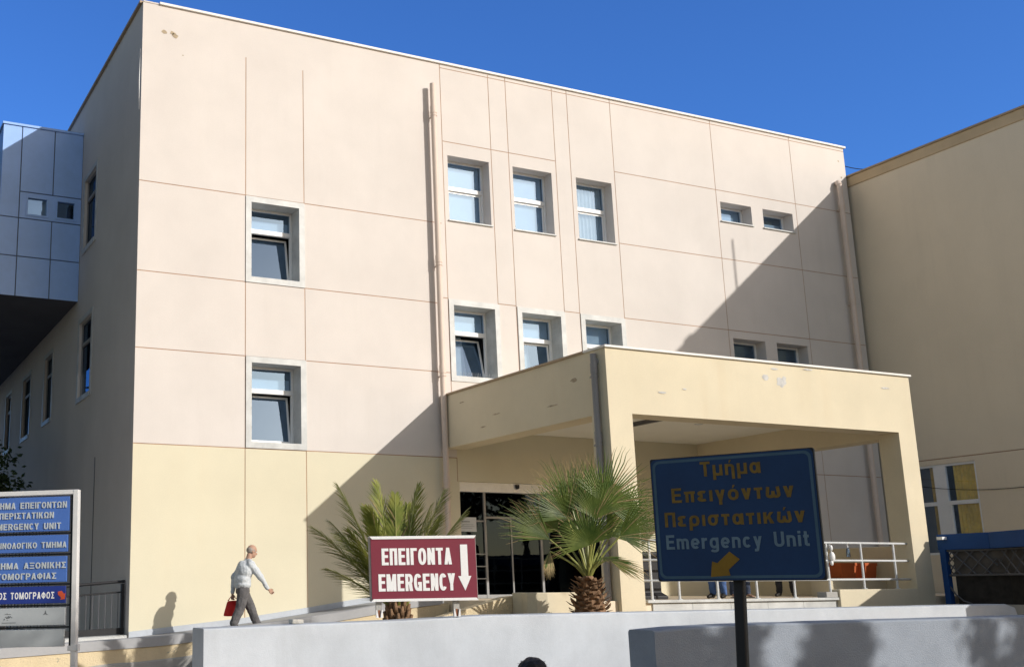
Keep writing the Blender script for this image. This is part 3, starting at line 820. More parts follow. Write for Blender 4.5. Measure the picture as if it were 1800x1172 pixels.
cb.quad((BX0+.01, BY+.01, BZ0+.002), (BX1, BY+.01, BZ0+.002), (BX1, 46, BZ0+.002), (BX0+.01, 46, BZ0+.002), 2)
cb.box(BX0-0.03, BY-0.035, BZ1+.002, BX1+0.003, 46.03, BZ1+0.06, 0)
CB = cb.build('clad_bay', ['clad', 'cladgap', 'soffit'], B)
for i, (a, b, c, d) in enumerate(BW):
    f = MB(); y = BY+0.05
    f.box(a, y-.07, c, a+.045, y+.03, d); f.box(b-.045, y-.07, c, b, y+.03, d); f.box(a+.045, y-.068, c, b-.045, y+.03, c+.045); f.box(a+.045, y-.068, d-.045, b-.045, y+.03, d)
    pane_quad(f, a+.045, b-.045, c+.045, d-.045, y, 0, 1)
    f.box(a, y+.25, c, b, y+.26, d, 2)
    f.build('window', ['clad', 'glass', 'blind' if i == 0 else 'innerd'], CB)

# drainpipes
def drain(x, y, z0, z1, r, socks, mat, elbow=None, parent=B):
    p = MB()
    p.tube([(x, y, z0), (x, y, z1)], r, 14)
    for z in socks: p.tube([(x, y, z-0.09), (x, y, z+0.09)], r*1.16, 14)
    if elbow: p.tube([Vector((x, y, z1-0.12)) + Vector(e) for e in elbow], r*1.12, 12)
    o = p.build('drainpipe', mat, parent, True)
    e = o.modifiers.new('e', 'EDGE_SPLIT'); e.split_angle = rad(50)
    for z in socks:
        k = MB(); k.tube([(x, y, z-0.16), (x, y, z-0.13)], r*1.2, 14); k.box(x-.012, y+r*0.9, z-.16, x+.012, Y0-.001 if parent is B else y+r+.06, z-.13)
        k.build('bracket', mat, o)
    return o
drain(12.735, 20.83, 1.35, 13.37, 0.068, (12.7, 9.0, 6.4, 3.9), 'pinkpipe')
drain(26.17, 20.83, 1.35, 12.78, 0.07, (12.2, 9.4, 6.5), 'pinkpipe', [(0, 0, 0.1), (0.02, 0.05, 0.2), (0.10, 0.16, 0.22)])

# entrance doors
D = MB(); a, b, c, d = DOOR; y = 21.22
for x in (a, 13.92-.02, 15.42, 16.6, b-.06): D.box(x, y-.04, c, x+.06, y+.04, 3.688)
D.box(a+.06, y-.03, 3.02, 13.90, y+.03, 3.06); D.box(13.96, y-.03, 3.10, b-.06, y+.03, 3.15)
D.box(14.62, y-.02, c, 14.66, y+.03, 3.10)
D.box(a+.06, y-.03, c+.001, b-.06, y+.03, c+.08)
for z in (1.75, 2.02, 2.29): D.box(a+.3, y-.075, z, 13.90, y-.05, z+.025)
ED = D.build('entrance_door', 'doorgrey', B, bevel=.003)
k = MB(); k.box(a, y-.12, 3.69, b, y+.08, d-.002); k.build('header', 'steel', ED, bevel=.004)
p = MB(); pane_quad(p, a+.06, b-.06, c+.08, 3.69, y)
p.build('pane', 'glassd', ED, recalc=False)
k = MB(); k.box(13.2, 24.0, 1.3, 17.6, 24.05, 4.4); k.box(13.0, 21.5, 1.2, 17.8, 24, 1.32)
k.build('lobby', 'innerd', ED)
k = MB(); k.tube([(14.77, 21.07, 3.88), (14.77, 21.07, 3.83)], .05, 12); k.ell((14.77, 21.07, 3.82), (.048, .048, .045))
k.build('sensor', 'black', ED, True)
nb = MB(); nb.box(13.23, 21.165, 2.80, 13.68, 21.168, 3.12)
for i, (q, w_) in enumerate([(3.03, .24), (2.96, .34), (2.92, .36), (2.88, .3)]):
    nb.box(13.28, 21.1615, q-.006-(.01 if i == 0 else 0), 13.28+w_*.95, 21.1645, q, 1)
tag(nb.build('notice', ['paper', 'ink']), 'pale paper notice stuck on the dark glass of the entrance door', 'notice')

# ------------------------------------------------------------------ wing on the right
WX = 26.80
Wn = empty('side_building', (WX, 20, 0))
tag(Wn, 'long shaded beige wing with a brown roof band, closing the courtyard on the right', 'building')
WW = [(18.37, 19.28, 2.3, 4.62), (19.50, 20.4, 2.3, 4.62)]
def wing_cell(y, z):
    for (a, b, c, d) in WW:
        if a < y < b and c < z < d: return (0.10, 0, False)
    if 19.28 < y < 19.50 and 2.3 < z < 4.62: return (0.03, 3, True)
    if abs(z-4.76) < .012 and y < 20.6: return (0.015, 2, True)
    return (0, 0, True)
A_ = [8.0, 21.4, 19.28, 19.5, 20.6]; Z_ = [-.35, 12.86, 4.748, 4.772, 2.3, 4.62]
for (a, b, c, d) in WW: A_ += [a, b]
mb = MB()
grid_wall(mb, lambda a, z, d: (WX+d, a, z), A_, Z_, wing_cell)
mb.quad((WX, 21.4, -.35), (WX, 45, -.35), (WX, 45, 12.86), (WX, 21.4, 12.86))
mb.quad((WX, 8, -.35), (40, 8, -.35), (40, 8, 12.86), (WX, 8, 12.86))
mb.quad((40, 45, -.35), (40, 8, -.35), (40, 8, 12.86), (40, 45, 12.86))
mb.quad((WX, 45, -.35), (40, 45, -.35), (40, 45, 12.86), (WX, 45, 12.86))
mb.build('wall', ['wing', 'wingband', 'groove', 'white'], Wn)
mb = MB(); mb.box(WX-.03, 7.97, 12.862, 40.03, 45, 13.15)
mb.build('roof_band', 'wingband', Wn, bevel=.01)
mb = MB(); mb.box(WX-.07, 7.93, 13.152, 40.07, 45, 13.20); mb.box(26.95, 9.6, 13.2, 27.25, 10.0, 13.45)
mb.build('roof', 'copedark', Wn)
mb = MB(); mb.tube([(27.5, 12.0, 13.2), (27.5, 12.0, 15.2)], .03, 8)
mb.build('antenna', 'postmetal', Wn)
for i, (a, b, c, d) in enumerate(WW):
    f = MB(); x = WX+.05
    f.box(x-.02, a, c, x+.05, a+.06, d); f.box(x-.02, b-.06, c, x+.05, b, d)
    f.box(x-.018, a+.06, d-.06, x+.05, b-.06, d); f.box(x-.018, a+.06, c, x+.05, b-.06, c+.06); f.box(x-.03, a+.06, 3.56, x+.049, b-.06, 3.66)
    f.box(x-.01, b-.12, c+.06, x+.045, b-.061, 3.56)
    W = f.build('window', 'white', Wn)
    p = MB(); p.quad((x+.02, a+.06, c+.06), (x+.02, b-.06, c+.06), (x+.02, b-.06, d-.06), (x+.02, a+.06, d-.06))
    p.build('pane', 'glassc', W, recalc=False)
    n = 40; k = MB(); ya, yb = (a+.02, b-.22) if i == 0 else (a+.02, a+.2)
    pts = [(x+.06+.018*math.sin(j*1.1+.3*math.sin(j*.7)), ya+(yb-ya)*j/n) for j in range(n+1)]
    for (q, r_) in zip(pts, pts[1:]): k.quad((q[0], q[1], c), (r_[0], r_[1], c), (r_[0], r_[1], d), (q[0], q[1], d))
    k.build('curtain', 'yellow', W, True, recalc=False)
    k = MB(); k.box(x+.5, a-.3, c-.3, x+.52, b+.3, d+.3); k.box(x+.1, a-.3, d+.1, x+.5, b+.3, d+.12); k.build('room', 'inner', W)
cb_ = MB()
def sag(p, q, s, n=24):
    p = Vector(p); q = Vector(q)
    return [p.lerp(q, i/n) - Vector((0, 0, s*4*(i/n)*(1-i/n))) for i in range(n+1)]
cb_.tube(sag((26.78, 20.9, 4.32), (26.78, 14.5, 4.22), .42), .008, 5)
tag(cb_.build('wall_cable', 'black'), 'thin dark cable sagging across the shaded wing wall over its window', 'cable')
cb_ = MB(); cb_.tube(sag((26.72, 21.1, 13.55), (27.2, 20.1, 13.21), .10), .012, 5)
tag(cb_.build('roof_cable', 'black'), 'short dark cable hanging between the main roof corner and the wing roof', 'cable')

# ------------------------------------------------------------------ entrance canopy
CP = empty('entrance_canopy', (16.75, 15.37, 1.2))
tag(CP, 'cream flat roofed porch canopy on two square pillars over the entrance', 'canopy')
CX0, CX1, CY0 = 12.81, 20.69, 15.37
mb = MB()
mb.box(CX0, CY0, 4.615, CX1, 15.85, 5.80)
mb.box(CX0, 15.852, 4.617, 13.33, 20.998, 5.80); mb.box(20.2, 15.852, 4.53, CX1, 20.998, 5.80)
mb.box(13.332, 15.853, 5.06, 20.198, 20.997, 5.30)
chips = [(17.06, 5.44, .13, .10), (17.15, 5.52, .06, .05), (16.66, 5.52, .09, .06), (16.9, 5.70, .1, .025), (19.95, 5.52, .12, .02), (14.05, 5.05, .10, .02), (14.6, 5.15, .05, .015), (17.8, 5.75, .12, .02)]
for k, (x, z, rx, rz) in enumerate(chips): patch(mb, x, z, rx, rz, CY0-.002-.0015*k, 20+k, 1)
for k, (yy, z, rx, rz) in enumerate([(16.3, 5.36, .12, .05), (18.9, 5.1, .2, .02), (20.2, 5.55, .12, .02), (17.0, 4.98, .22, .02), (19.4, 4.9, .16, .02)]):
    rnd = random.Random(k); n = 14
    mb.add([(CX0-.003, yy+rx*(.5+.5*rnd.random())*math.cos(6.283*i/n), z+rz*(.5+.5*rnd.random())*math.sin(6.283*i/n)) for i in range(n)], [tuple(range(n))], 2)
mb.build('roof_beam', ['canopy', 'chipgrey', 'chip'], CP)
for (a, b) in ((CX0, 13.33), (20.2, CX1)):
    mb = MB(); mb.box(a, CY0, .5, b, 15.85, 4.6149)
    mb.build('pillar', 'canopy', CP)
mb = MB(); mb.box(13.333, 15.854, 5.045, 20.197, 20.99, 5.058)
mb.build('ceiling', 'ceiling', CP)
mb = MB(); mb.box(16.05, 16.7, 4.99, 16.22, 18.7, 5.043); mb.box(16.08, 16.75, 4.97, 16.19, 18.65, 4.989, 1)
mb.build('ceiling_light', ['kgrey', 'kgrey'], CP, bevel=.004)
mb = MB(); mb.tube([(17.6, 18.2, 5.03), (17.6, 18.2, 5.044)], .09, 16)
mb.build('ceiling_light', 'steel', CP)
mb = MB()
mb.box(CX0-.035, CY0-.045, 5.802, CX1+.035, 15.95, 5.845); mb.box(CX0-.035, 15.952, 5.802, 13.4, 20.99, 5.845, 1); mb.box(20.1, 15.952, 5.802, CX1+.035, 20.99, 5.845)
mb.build('coping', ['coping', 'copedark'], CP, bevel=.005)
drain(12.74, 15.62, 1.1, 5.72, .058, (5.45, 4.2, 2.6), 'greypipe', [(0.0, 0, .02), (.05, 0, -.02), (.12, 0, -.03)], CP)

# ------------------------------------------------------------------ landing furniture
rl = empty('railing', (16.7, 15.5, 1.33))
tag(rl, 'white tubular steel railing along the edge of the entrance landing', 'railing')
mb = MB()
for z in (2.37, 2.03, 1.67): mb.tube([(13.34, 15.5, z), (20.19, 15.5, z)], .022, 8)
mb.build('rail', 'steel', rl, True)
for x in (13.6, 14.22, 15.12, 16.07, 17.02, 17.95, 18.88, 19.8):
    mb = MB(); zb = 1.49 if x > 18 else 1.335
    mb.tube([(x, 15.5, zb), (x, 15.5, 2.35)], .022, 8); mb.tube([(x, 15.5, zb), (x, 15.5, zb+.012)], .05, 10)
    mb.build('post', 'steel', rl)
mb = MB(); mb.box(18.03, 15.36, .6, 20.195, 15.60, 1.485)
tag(mb.build('low_wall', 'canopy', None, bevel=.012), 'low cream wall under the right part of the railing, beside the pillar', 'wall')
mb = MB(); mb.box(17.72, 15.40, 1.337, 18.02, 15.62, 1.44)
tag(mb.build('step_block', 'concrete', None, bevel=.01), 'small rough concrete block at the left end of the low cream wall', 'block')
mb = MB(); mb.box(21.0, 15.9, 1.331, 21.18, 20.99, 2.36)
tag(mb.build('parapet', 'canopy', None, bevel=.01), 'cream parapet closing the right side of the landing', 'wall')
mb = MB(); mb.box(19.3, 16.68, 1.331, 20.995, 17.15, 1.69)
tag(mb.build('ledge', 'canopy', None, bevel=.01), 'low cream ledge under the two terracotta planters', 'ledge')
for i, (xx, hw, lab) in enumerate(((20.64, .18, 'right one of two terracotta planters on the ledge, nearer the pillar'), (19.98, .235, 'left one of two terracotta planters on the ledge, the wider one'))):
    p = MB(); z = 1.691; yy = 16.9
    def ring(k, zz): return [(xx+sx*hw*k, yy+sy*.17*k, zz) for sx, sy in ((-1, -1), (1, -1), (1, 1), (-1, 1))]
    R_ = [ring(.82, z), ring(.96, z+.27), ring(1.03, z+.27), ring(1.03, z+.33), ring(.93, z+.33), ring(.9, z+.25)]
    v = [q for r_ in R_ for q in r_]; f = [(j*4+k, j*4+(k+1) % 4, j*4+4+(k+1) % 4, j*4+4+k) for j in range(5) for k in range(4)]
    p.add(v, f+[(0, 1, 2, 3), (20, 21, 22, 23)])
    tag(p.build('planter', 'terra'), lab, 'planter', 'terracotta planters on the landing ledge')
# dark bin behind the left pillar
mb = MB()
bx, by = 14.52, 16.75
def sqring(h, z): return [(bx-h, by-h, z), (bx+h, by-h, z), (bx+h, by+h, z), (bx-h, by+h, z)]
pr_ = [(.30, 1.331), (.30, 1.39), (.22, 1.46), (.22, 2.02), (.23, 2.05), (.30, 2.13), (.30, 2.19), (.26, 2.21)]
v = [q for (h, z) in pr_ for q in sqring(h, z)]
mb.add(v, [(j*4+k, j*4+(k+1) % 4, j*4+4+(k+1) % 4, j*4+4+k) for j in range(len(pr_)-1) for k in range(4)] + [(0, 1, 2, 3), tuple(len(v)-4+k for k in range(4))])
tag(mb.build('litter_bin', 'black', None, bevel=.012), 'dark square litter bin with a flared rim, standing just right of the left pillar', 'bin')
# bag and bottle on the railing
mb = MB(); rnd = random.Random(3)
mb.ell((18.02, 15.44, 2.10), (.06, .05, .10), None, 12, 9); mb.ell((18.0, 15.43, 2.27), (.035, .03, .06), None, 10, 8); mb.ell((17.99, 15.44, 1.98), (.035, .03, .05), None, 10, 8)
mb.tube([(18.0, 15.44, 2.2), (18.0, 15.47, 2.34)], .012, 6)
o = mb.build('plastic_bag', 'white', None, True); remesh(o, .008, 2)
tag(o, 'small crumpled white plastic bag tied to a railing post', 'bag')
mb = MB(); mb.lathe((18.52, 15.49, 2.10), [(.03, 0), (.034, .01), (.034, .13), (.012, .18), (.012, .20)], 12)
bt = mb.build('bottle', 'plastic', None, True)
mb = MB(); mb.tube([(18.52, 15.49, 2.299), (18.52, 15.5, 2.352)], .005, 5); mb.tube([(18.52, 15.49, 2.285), (18.52, 15.49, 2.312)], .014, 8)
mb.build('cap', 'white', bt)
tag(bt, 'clear plastic bottle hanging from the top rail of the railing', 'bottle')

# planter walls around the fan palm
mb = MB()
mb.prism([(10.64, 15.2), (10.60, 15.0), (10.68, 14.86), (10.85, 14.80), (11.75, 14.80), (11.75, 14.98), (10.9, 14.98), (10.82, 15.02), (10.80, 15.45), (10.62, 15.45)], 2, .7, 1.49)
tag(mb.build('planter_wall', 'canopy', None, bevel=.015), 'cream planter wall with a rounded corner behind the fan palm', 'wall')
mb = MB()
mb.prism([(9.2, .7), (10.7, .7), (10.7, 1.44), (10.5, 1.42), (9.2, 1.11)], 1, 15.46, 15.66)
tag(mb.build('sloping_wall', 'peel', None, bevel=.012), 'sunlit cream wall sloping down to the left of the planter wall', 'wall')

# ------------------------------------------------------------------ grey street walls
def street_wall(name, tops, y0, y1, z0, label, mat='greywall'):
    mb = MB()
    xs_ = []
    for (a, b) in zip(tops, tops[1:]):
        n = max(1, int((b[0]-a[0])/.25))
        xs_ += [a[0]+(b[0]-a[0])*i/n for i in range(n)]
    xs_.append(tops[-1][0])
    def tz(x):
        for (a, b) in zip(tops, tops[1:]):
            if x <= b[0]+1e-6: return a[1]+(b[1]-a[1])*(x-a[0])/(b[0]-a[0])
    def pf(x):
        t = tz(x)+.006*noise.noise(Vector((x*2.3, y0, 0)))
        k = .004*noise.noise(Vector((x*1.1, 5, 0)))
        return [(y0+k, z0), (y0+k, t-.02), (y0+.008+k, t-.006), (y0+.025+k, t), (y1-.02, t), (y1, t-.02), (y1, z0)]
    sweep(mb, xs_, pf)
    o = mb.build(name, mat)
    return tag(o, label, 'wall')
street_wall('street_wall', [(4.09, 1.155), (6.66, 1.20), (7.9, 1.238), (10.1, 1.24), (13.2, 1.243), (16.7, 1.25), (17.8, 1.25), (18.0, 1.2), (18.05, 1.08)], 12.0, 12.40, -.36,
            'long pale grey street wall in full sun, carrying the red sign')
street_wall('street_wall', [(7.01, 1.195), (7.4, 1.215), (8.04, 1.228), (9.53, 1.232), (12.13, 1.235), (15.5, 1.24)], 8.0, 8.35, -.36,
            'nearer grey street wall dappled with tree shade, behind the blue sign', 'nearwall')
mb = MB()
rnd = random.Random(5)
mb.box(5.24, 12.14, 1.176, 5.38, 12.24, 1.232)
o = mb.build('stone_block', 'stone', None, bevel=.012)
for v in o.data.vertices: v.co += Vector((rnd.uniform(-.012, .012), rnd.uniform(-.012, .012), rnd.uniform(-.004, .006)))
tag(o, 'small pale stone lying on top of the long grey wall left of the red sign', 'stone')

# ------------------------------------------------------------------ red sign
tf = frame((7.022, 12.1, 1.822), .333, .008)
RS = empty('emergency_sign', (7.02, 12.1, 1.23))
tag(RS, 'dark red light box sign with white letters and down arrow on the grey wall', 'sign')
mb = MB(tf)
HW, HH, TH = .678, .398, .17
mb.box(-HW+.004, .004, -HH+.004, HW-.004, TH, HH-.004)
mb.build('box', 'signgrey', RS, bevel=.006)
mb = MB(tf)
mb.prism([(-HW, HH), (HW, HH), (HW-.03, HH-.032), (-HW+.03, HH-.032)], 1, -.014, .002)
mb.prism([(-HW, -HH), (HW, -HH), (HW-.03, -HH+.032), (-HW+.03, -HH+.032)], 1, -.014, .002)
mb.box(-HW, .003, HH-.003, HW, TH+.004, HH+.004)
mb.build('trim', 'signwhite', RS)
mb = MB(tf); mb.box(-HW+.012, -.004, -HH+.03, HW-.012, .003, HH-.03)
mb.build('face_panel', 'red', RS)
text('lettering', 'ΕΠΕΙΓΟΝΤΑ', (-.532, .357, .045, .252), tf, -.005, 'signwhite', RS, .165, .42, .065)
text('lettering', 'EMERGENCY', (-.580, .389, -.274, -.064), tf, -.005, 'signwhite', RS, .165, .42, .06)
mb = MB(tf); mb.prism([(.469, .289), (.560, .289), (.560, -.10), (.597, -.10), (.513, -.278), (.429, -.10), (.468, -.10)], 1, -.009, -.005)
mb.build('arrow', 'signwhite', RS)
for u0 in (-.575, .405):
    mb = MB(tf)
    mb.box(u0-.036, .05, -.585, u0+.036, .11, -HH+.002)
    mb.prism([(u0-.04, -.592), (u0-.012, -.592), (u0-.03, -.50), (u0-.04, -.50)], 1, .02, .05, 1)
    mb.prism([(u0+.04, -.592), (u0+.012, -.592), (u0+.03, -.50), (u0+.04, -.50)], 1, .02, .05, 1)
    mb.box(u0-.012, .042, -.59, u0+.012, .049, -.50, 2)
    mb.build('post', ['postmetal', 'signwhite', 'rust'], RS)

# ------------------------------------------------------------------ blue sign on a post
tf = frame((5.048, 5.0, 1.997), 1.074, -.001)
BS = empty('direction_sign', (5.05, 5.0, -.35))
tag(BS, 'shaded blue road sign with yellow Greek lettering and a yellow arrow on a dark post', 'sign')
def rrect(hw, hh, r, n=6):
    pts = []
    for (sx, sz, a0) in ((1, 1, 0), (-1, 1, 90), (-1, -1, 180), (1, -1, 270)):
        for k in range(n+1):
            a = rad(a0+90*k/n); pts.append((sx*(hw-r)+r*math.cos(a), sz*(hh-r)+r*math.sin(a)))
    return pts
mb = MB(tf); mb.prism(rrect(.4835, .378, .012), 1, .002, .03)
mb.build('back_plate', 'black', BS)
mb = MB(tf); mb.prism(rrect(.478, .373, .03), 1, -.001, .0015)
mb.build('panel', 'bluesign', BS)
mb = MB(tf)
o_, i_ = rrect(.468, .363, .04), rrect(.452, .347, .03)
n = len(o_)
for k in range(n):
    mb.quad((o_[k][0], -.0025, o_[k][1]), (o_[(k+1) % n][0], -.0025, o_[(k+1) % n][1]), (i_[(k+1) % n][0], -.0025, i_[(k+1) % n][1]), (i_[k][0], -.0025, i_[k][1]))
mb.build('border', 'signborder', BS, recalc=False)
for s, bx_, mt in (('Τμήμα', (-.172, .182, .250, .340), 'signgold'), ('Επειγόντων', (-.360, .355, .098, .188), 'signgold'),
                   ('Περιστατικών', (-.414, .403, -.049, .041), 'signgold'), ('Emergency Unit', (-.415, .413, -.185, -.098), 'signpale')):
    text('lettering', s, bx_, tf, -.0015, mt, BS, .175, .62, .15, .002)
mb = MB(tf); mb.prism([(-.04, -.206), (.017, -.252), (-.052, -.312), (-.045, -.346), (-.160, -.354), (-.146, -.262), (-.115, -.272)], 1, -.0038, -.0017)
mb.build('arrow', 'signyellow', BS)
tfp = frame((5.048, 5.0, 1.997), 1.074, -.045)
P_ = MB(lambda p: tfp(Vector((p.x, p.y+.068, p.z))))
P_.prism(rrect(.031, .031, .012, 3), 2, -2.36, .30)
P_.build('post', 'black', BS)

# ------------------------------------------------------------------ directory sign at the left edge
tf = frame((1.347, 9.0, 1.699), .518, .016)
DS = empty('directory_sign', (1.3, 9.0, -.35))
tag(DS, 'white framed directory board with stacked blue and grey department panels', 'sign')
L_ = -.30
mb = MB(tf)
mb.box(.607, -.02, -2.06, .647, .05, .668); mb.box(L_, -.02, -2.06, L_+.04, .05, .668)
mb.box(L_+.04, -.018, .632, .607, .048, .668)
mb.box(.66, -.03, -.575, .672, .02, -.525); mb.box(.585, -.026, -.575, .66, -.021, -.535)
mb.build('frame', 'framewhite', DS, bevel=.004)
mb = MB(tf)
mb.box(.58, .02, -.55, .604, .045, .63); mb.box(L_+.045, .02, -.55, L_+.07, .045, .63)
for z in (.330, .166, -.066, -.228, -.395): mb.box(L_+.07, .025, z-.006, .58, .04, z+.006)
for k in range(24): mb.box(L_+.08+k*.027, .028, -.40, L_+.083+k*.027, .036, .60)
mb.build('support_grid', 'black', DS)
def panel(z0, z1, mat, x1=.572):
    mb = MB(tf); mb.box(L_+.06, -.008, z0, x1, .018, z1); mb.build('panel', mat, DS, bevel=.003)
panel(.346, .617, 'panelblue', .575); panel(.183, .316, 'panelblue', .567); panel(-.05, .150, 'panelblue', .562)
panel(-.212, -.081, 'panelnavy', .556); panel(-.378, -.244, 'panelgrey', .555); panel(-.541, -.410, 'panelgrey', .551)
for s, bx_, mt in (('ΤΜΗΜΑ ΕΠΕΙΓΟΝΤΩΝ', (-.085, .554, .528, .578), 'lettergrey'), ('ΠΕΡΙΣΤΑΤΙΚΩΝ', (.003, .449, .449, .498), 'lettergrey'),
                   ('EMERGENCY UNIT', (-.055, .509, .363, .412), 'lettergrey'), ('ΑΚΤΙΝΟΛΟΓΙΚΟ ΤΜΗΜΑ', (-.095, .556, .216, .262), 'lettergrey'),
                   ('ΤΜΗΜΑ ΑΞΟΝΙΚΗΣ', (-.075, .556, .057, .105), 'lettergrey'), ('ΤΟΜΟΓΡΑΦΙΑΣ', (-.005, .479, -.025, .023), 'lettergrey'),
                   ('ΑΞΟΝΙΚΟΣ ΤΟΜΟΓΡΑΦΟΣ', (-.175, .467, -.176, -.124), 'signwhite')):
    text('lettering', s, bx_, tf, -.0085, mt, DS, .18, .66, .19, .006 if mt == 'lettergrey' else .001)
mb = MB(tf); mb.prism([(.495, -.125), (.525, -.118), (.545, -.142), (.556, -.134), (.553, -.182), (.514, -.186), (.524, -.172), (.497, -.146)], 1, -.0105, -.009)
mb.build('arrow', 'arrowred', DS)
mb = MB(tf)
for k in range(3):
    a = rad(90+120*k); a2 = rad(30+120*k); a3 = rad(150+120*k)
    mb.add([(.399+.026*math.cos(a), -.0095, -.288+.026*math.sin(a)), (.399+.006*math.cos(a2), -.0095, -.288+.006*math.sin(a2)), (.399, -.0105, -.288), (.399+.006*math.cos(a3), -.0095, -.288+.006*math.sin(a3))], [(0, 1, 2), (0, 2, 3)])
rnd = random.Random(9)
for k in range(16):
    x, z = .095+rnd.gauss(0, .022), -.318+rnd.gauss(0, .016)
    mb.box(x, -.0093, z, x+rnd.uniform(.004, .014), -.0085, z+rnd.uniform(.003, .008))
mb.box(.05, -.0093, -.357, .16, -.0085, -.353); mb.box(.07, -.0093, -.292, .12, -.0085, -.288)
mb.build('emblem', 'ink', DS)

# ------------------------------------------------------------------ fence beside the building corner
FE = empty('bar_fence', (4.2, 21.3, .7))
tag(FE, 'dark metal bar fence between the white plinth and the left building corner', 'fence')
def fz(x): return .745+(x-5.6)*.035
mb = MB()
mb.tube([(1.0, 21.3, fz(1.0)+.80), (5.62, 21.3, fz(5.6)+1.0)], .028, 8)
mb.tube([(1.0, 21.3, fz(1.0)+.62), (5.62, 21.3, fz(5.6)+.80)], .016, 6)
mb.prism([(1.0, fz(1.0)), (5.62, fz(5.62)), (5.62, fz(5.62)+.12), (1.0, fz(1)+.10)], 1, 21.28, 21.32)
for x in (1.0, 3.3, 5.55): mb.box(x, 21.26, fz(x)-.05, x+.06, 21.34, fz(x)+.96)
mb.build('frame', 'black', FE)
x = 1.12
while x < 5.5:
    mb = MB(); t = (x-1)/4.6
    mb.tube([(x, 21.3, fz(x)+.11), (x, 21.3, fz(x)+.62+.18*t)], .008, 5)
    mb.build('bar', 'kgrey', FE); x += .125
mb = MB()
sweep(mb, [-6+.2*i for i in range(59)], lambda x: [(20.96, -.3), (20.96, fz(x)-.035+.012*noise.noise(Vector((x*3, 1, 0)))), (21.0, fz(x)-.01+.012*noise.noise(Vector((x*3, 1, 0)))), (21.4, fz(x)-.01), (21.4, -.3)])
tag(mb.build('plinth_wall', 'plinth'), 'low white plinth with flaking paint under the dark fence', 'wall')
mb = MB(); mb.quad((-40, 21.4, .4), (5.63, 21.4, .5), (5.63, 60, .5), (-40, 60, .4))
tag(mb.build('side_yard', 'concrete', None, recalc=False), kind='structure')

# ------------------------------------------------------------------ blue pavilion on the right
KB = empty('blue_kiosk', (21.5, 13, 1.2))
tag(KB, 'blue kiosk with a boxed fascia, lattice screens and a dark open counter', 'kiosk')
KP = [(20.85, 15.30), (20.90, 14.25), (20.30, 12.90), (18.45, 9.3), (24.6, 9.3), (25.2, 15.2)]
KZ = 1.18
mb = MB(); mb.prism([(p[0]+(.0 if i not in (4, 5) else .3), p[1]) for i, p in enumerate(KP)], 2, .2, KZ)
tag(mb.build('kiosk_platform', 'concrete'), kind='structure')
def along(p, q, y0, y1, z0, z1, mb, mi=0, e0=0, e1=0):
    p = Vector((*p, 0)); q = Vector((*q, 0)); t = (q-p).normalized(); n = Vector((t.y, -t.x, 0)); a = p+t*e0; b = q-t*e1
    v = [(*(c+n*y).xy, z) for z in (z0, z1) for y in (y0, y1) for c in (a, b)]
    mb.add(v, [(0, 2, 3, 1), (4, 5, 7, 6), (0, 1, 5, 4), (2, 6, 7, 3), (0, 4, 6, 2), (1, 3, 7, 5)], mi)
def inset(p, k=.06):
    c = Vector((21.9, 12.4)); d_ = (c-Vector(p)).normalized(); return (p[0]+d_.x*k, p[1]+d_.y*k)
for i in range(6):
    p, q = KP[i], KP[(i+1) % 6]
    n = 1 if i < 2 else 2
    for j in range(n):
        a = Vector(p).lerp(Vector(q), j/n); b = Vector(p).lerp(Vector(q), (j+1)/n)
        mb = MB(); along(a, b, -.012, .012, 2.24, 2.55, mb, 0, .004, .004)
        mb.build('fascia', 'kblue', KB, bevel=.006)
mb = MB()
mb.prism([inset(p, .02) for p in KP], 2, 2.50, 2.53)
mb.build('roof', 'kgrey', KB)
for p in [inset(p, .10) for p in KP[:1]+KP[2:]]:
    mb = MB(); mb.box(p[0]-.06, p[1]-.06, KZ, p[0]+.06, p[1]+.06, 2.25)
    mb.build('post', 'kblue', KB, bevel=.006)
rnd = random.Random(11)
for i in range(6):
    p, q = Vector(inset(KP[i], .10)), Vector(inset(KP[(i+1) % 6], .10))
    Ln = (q-p).length
    mb = MB()
    z0, z1 = 1.74, 2.22
    def at(s, z): c = p.lerp(q, s/Ln); return (c.x, c.y, z)
    for k in range(int(Ln/.30)+4):
        s = -.48+k*.30
        for sg in (1, -1):
            pts = []
            a, b = s, s+.48
            za, zb = (z0, z1) if sg > 0 else (z1, z0)
            a2, b2 = max(a, .02), min(b, Ln-.02)
            if b2-a2 < .04: continue
            mb.tube([at(a2, za+(zb-za)*(a2-a)/.48), at(b2, za+(zb-za)*(b2-a)/.48)], .016, 4)
    mb.tube([at(0, z0), at(Ln, z0)], .022, 6); mb.tube([at(0, z1), at(Ln, z1)], .02, 6)
    mb.build('lattice', 'kgrey', KB)
    a_, b_ = (Vector(inset(KP[j % 6], .26)) for j in (i, i+1))
    mb = MB(); along(a_, b_, 0, .01, 1.74, 2.22, mb, 1); along(a_, b_, -.002, .012, KZ, 1.735, mb, 0)  # lower sheet stands in for the dark shade inside the kiosk
    mb.build('screen', ['kback', 'kmid'], KB)
mb = MB()
p = Vector(inset(KP[0], .02)); q = Vector(inset(KP[1], .02))
mb.tube([(*(p.lerp(q, .10)), 1.74), (*(p.lerp(q, .10)), 1.55), (*(p.lerp(q, .2)), 1.38), (*(p.lerp(q, .35)), 1.24), (*(p.lerp(q, .5)), 1.19)], .016, 6)
mb.build('bracket', 'kgrey', KB)
mb = MB(); mb.box(20.70, 15.08, 2.44, 20.838, 15.20, 2.495)
mb.build('bracket', 'signwhite', KB)  # white block put in for a sunlit handrail end, brightness in its colour

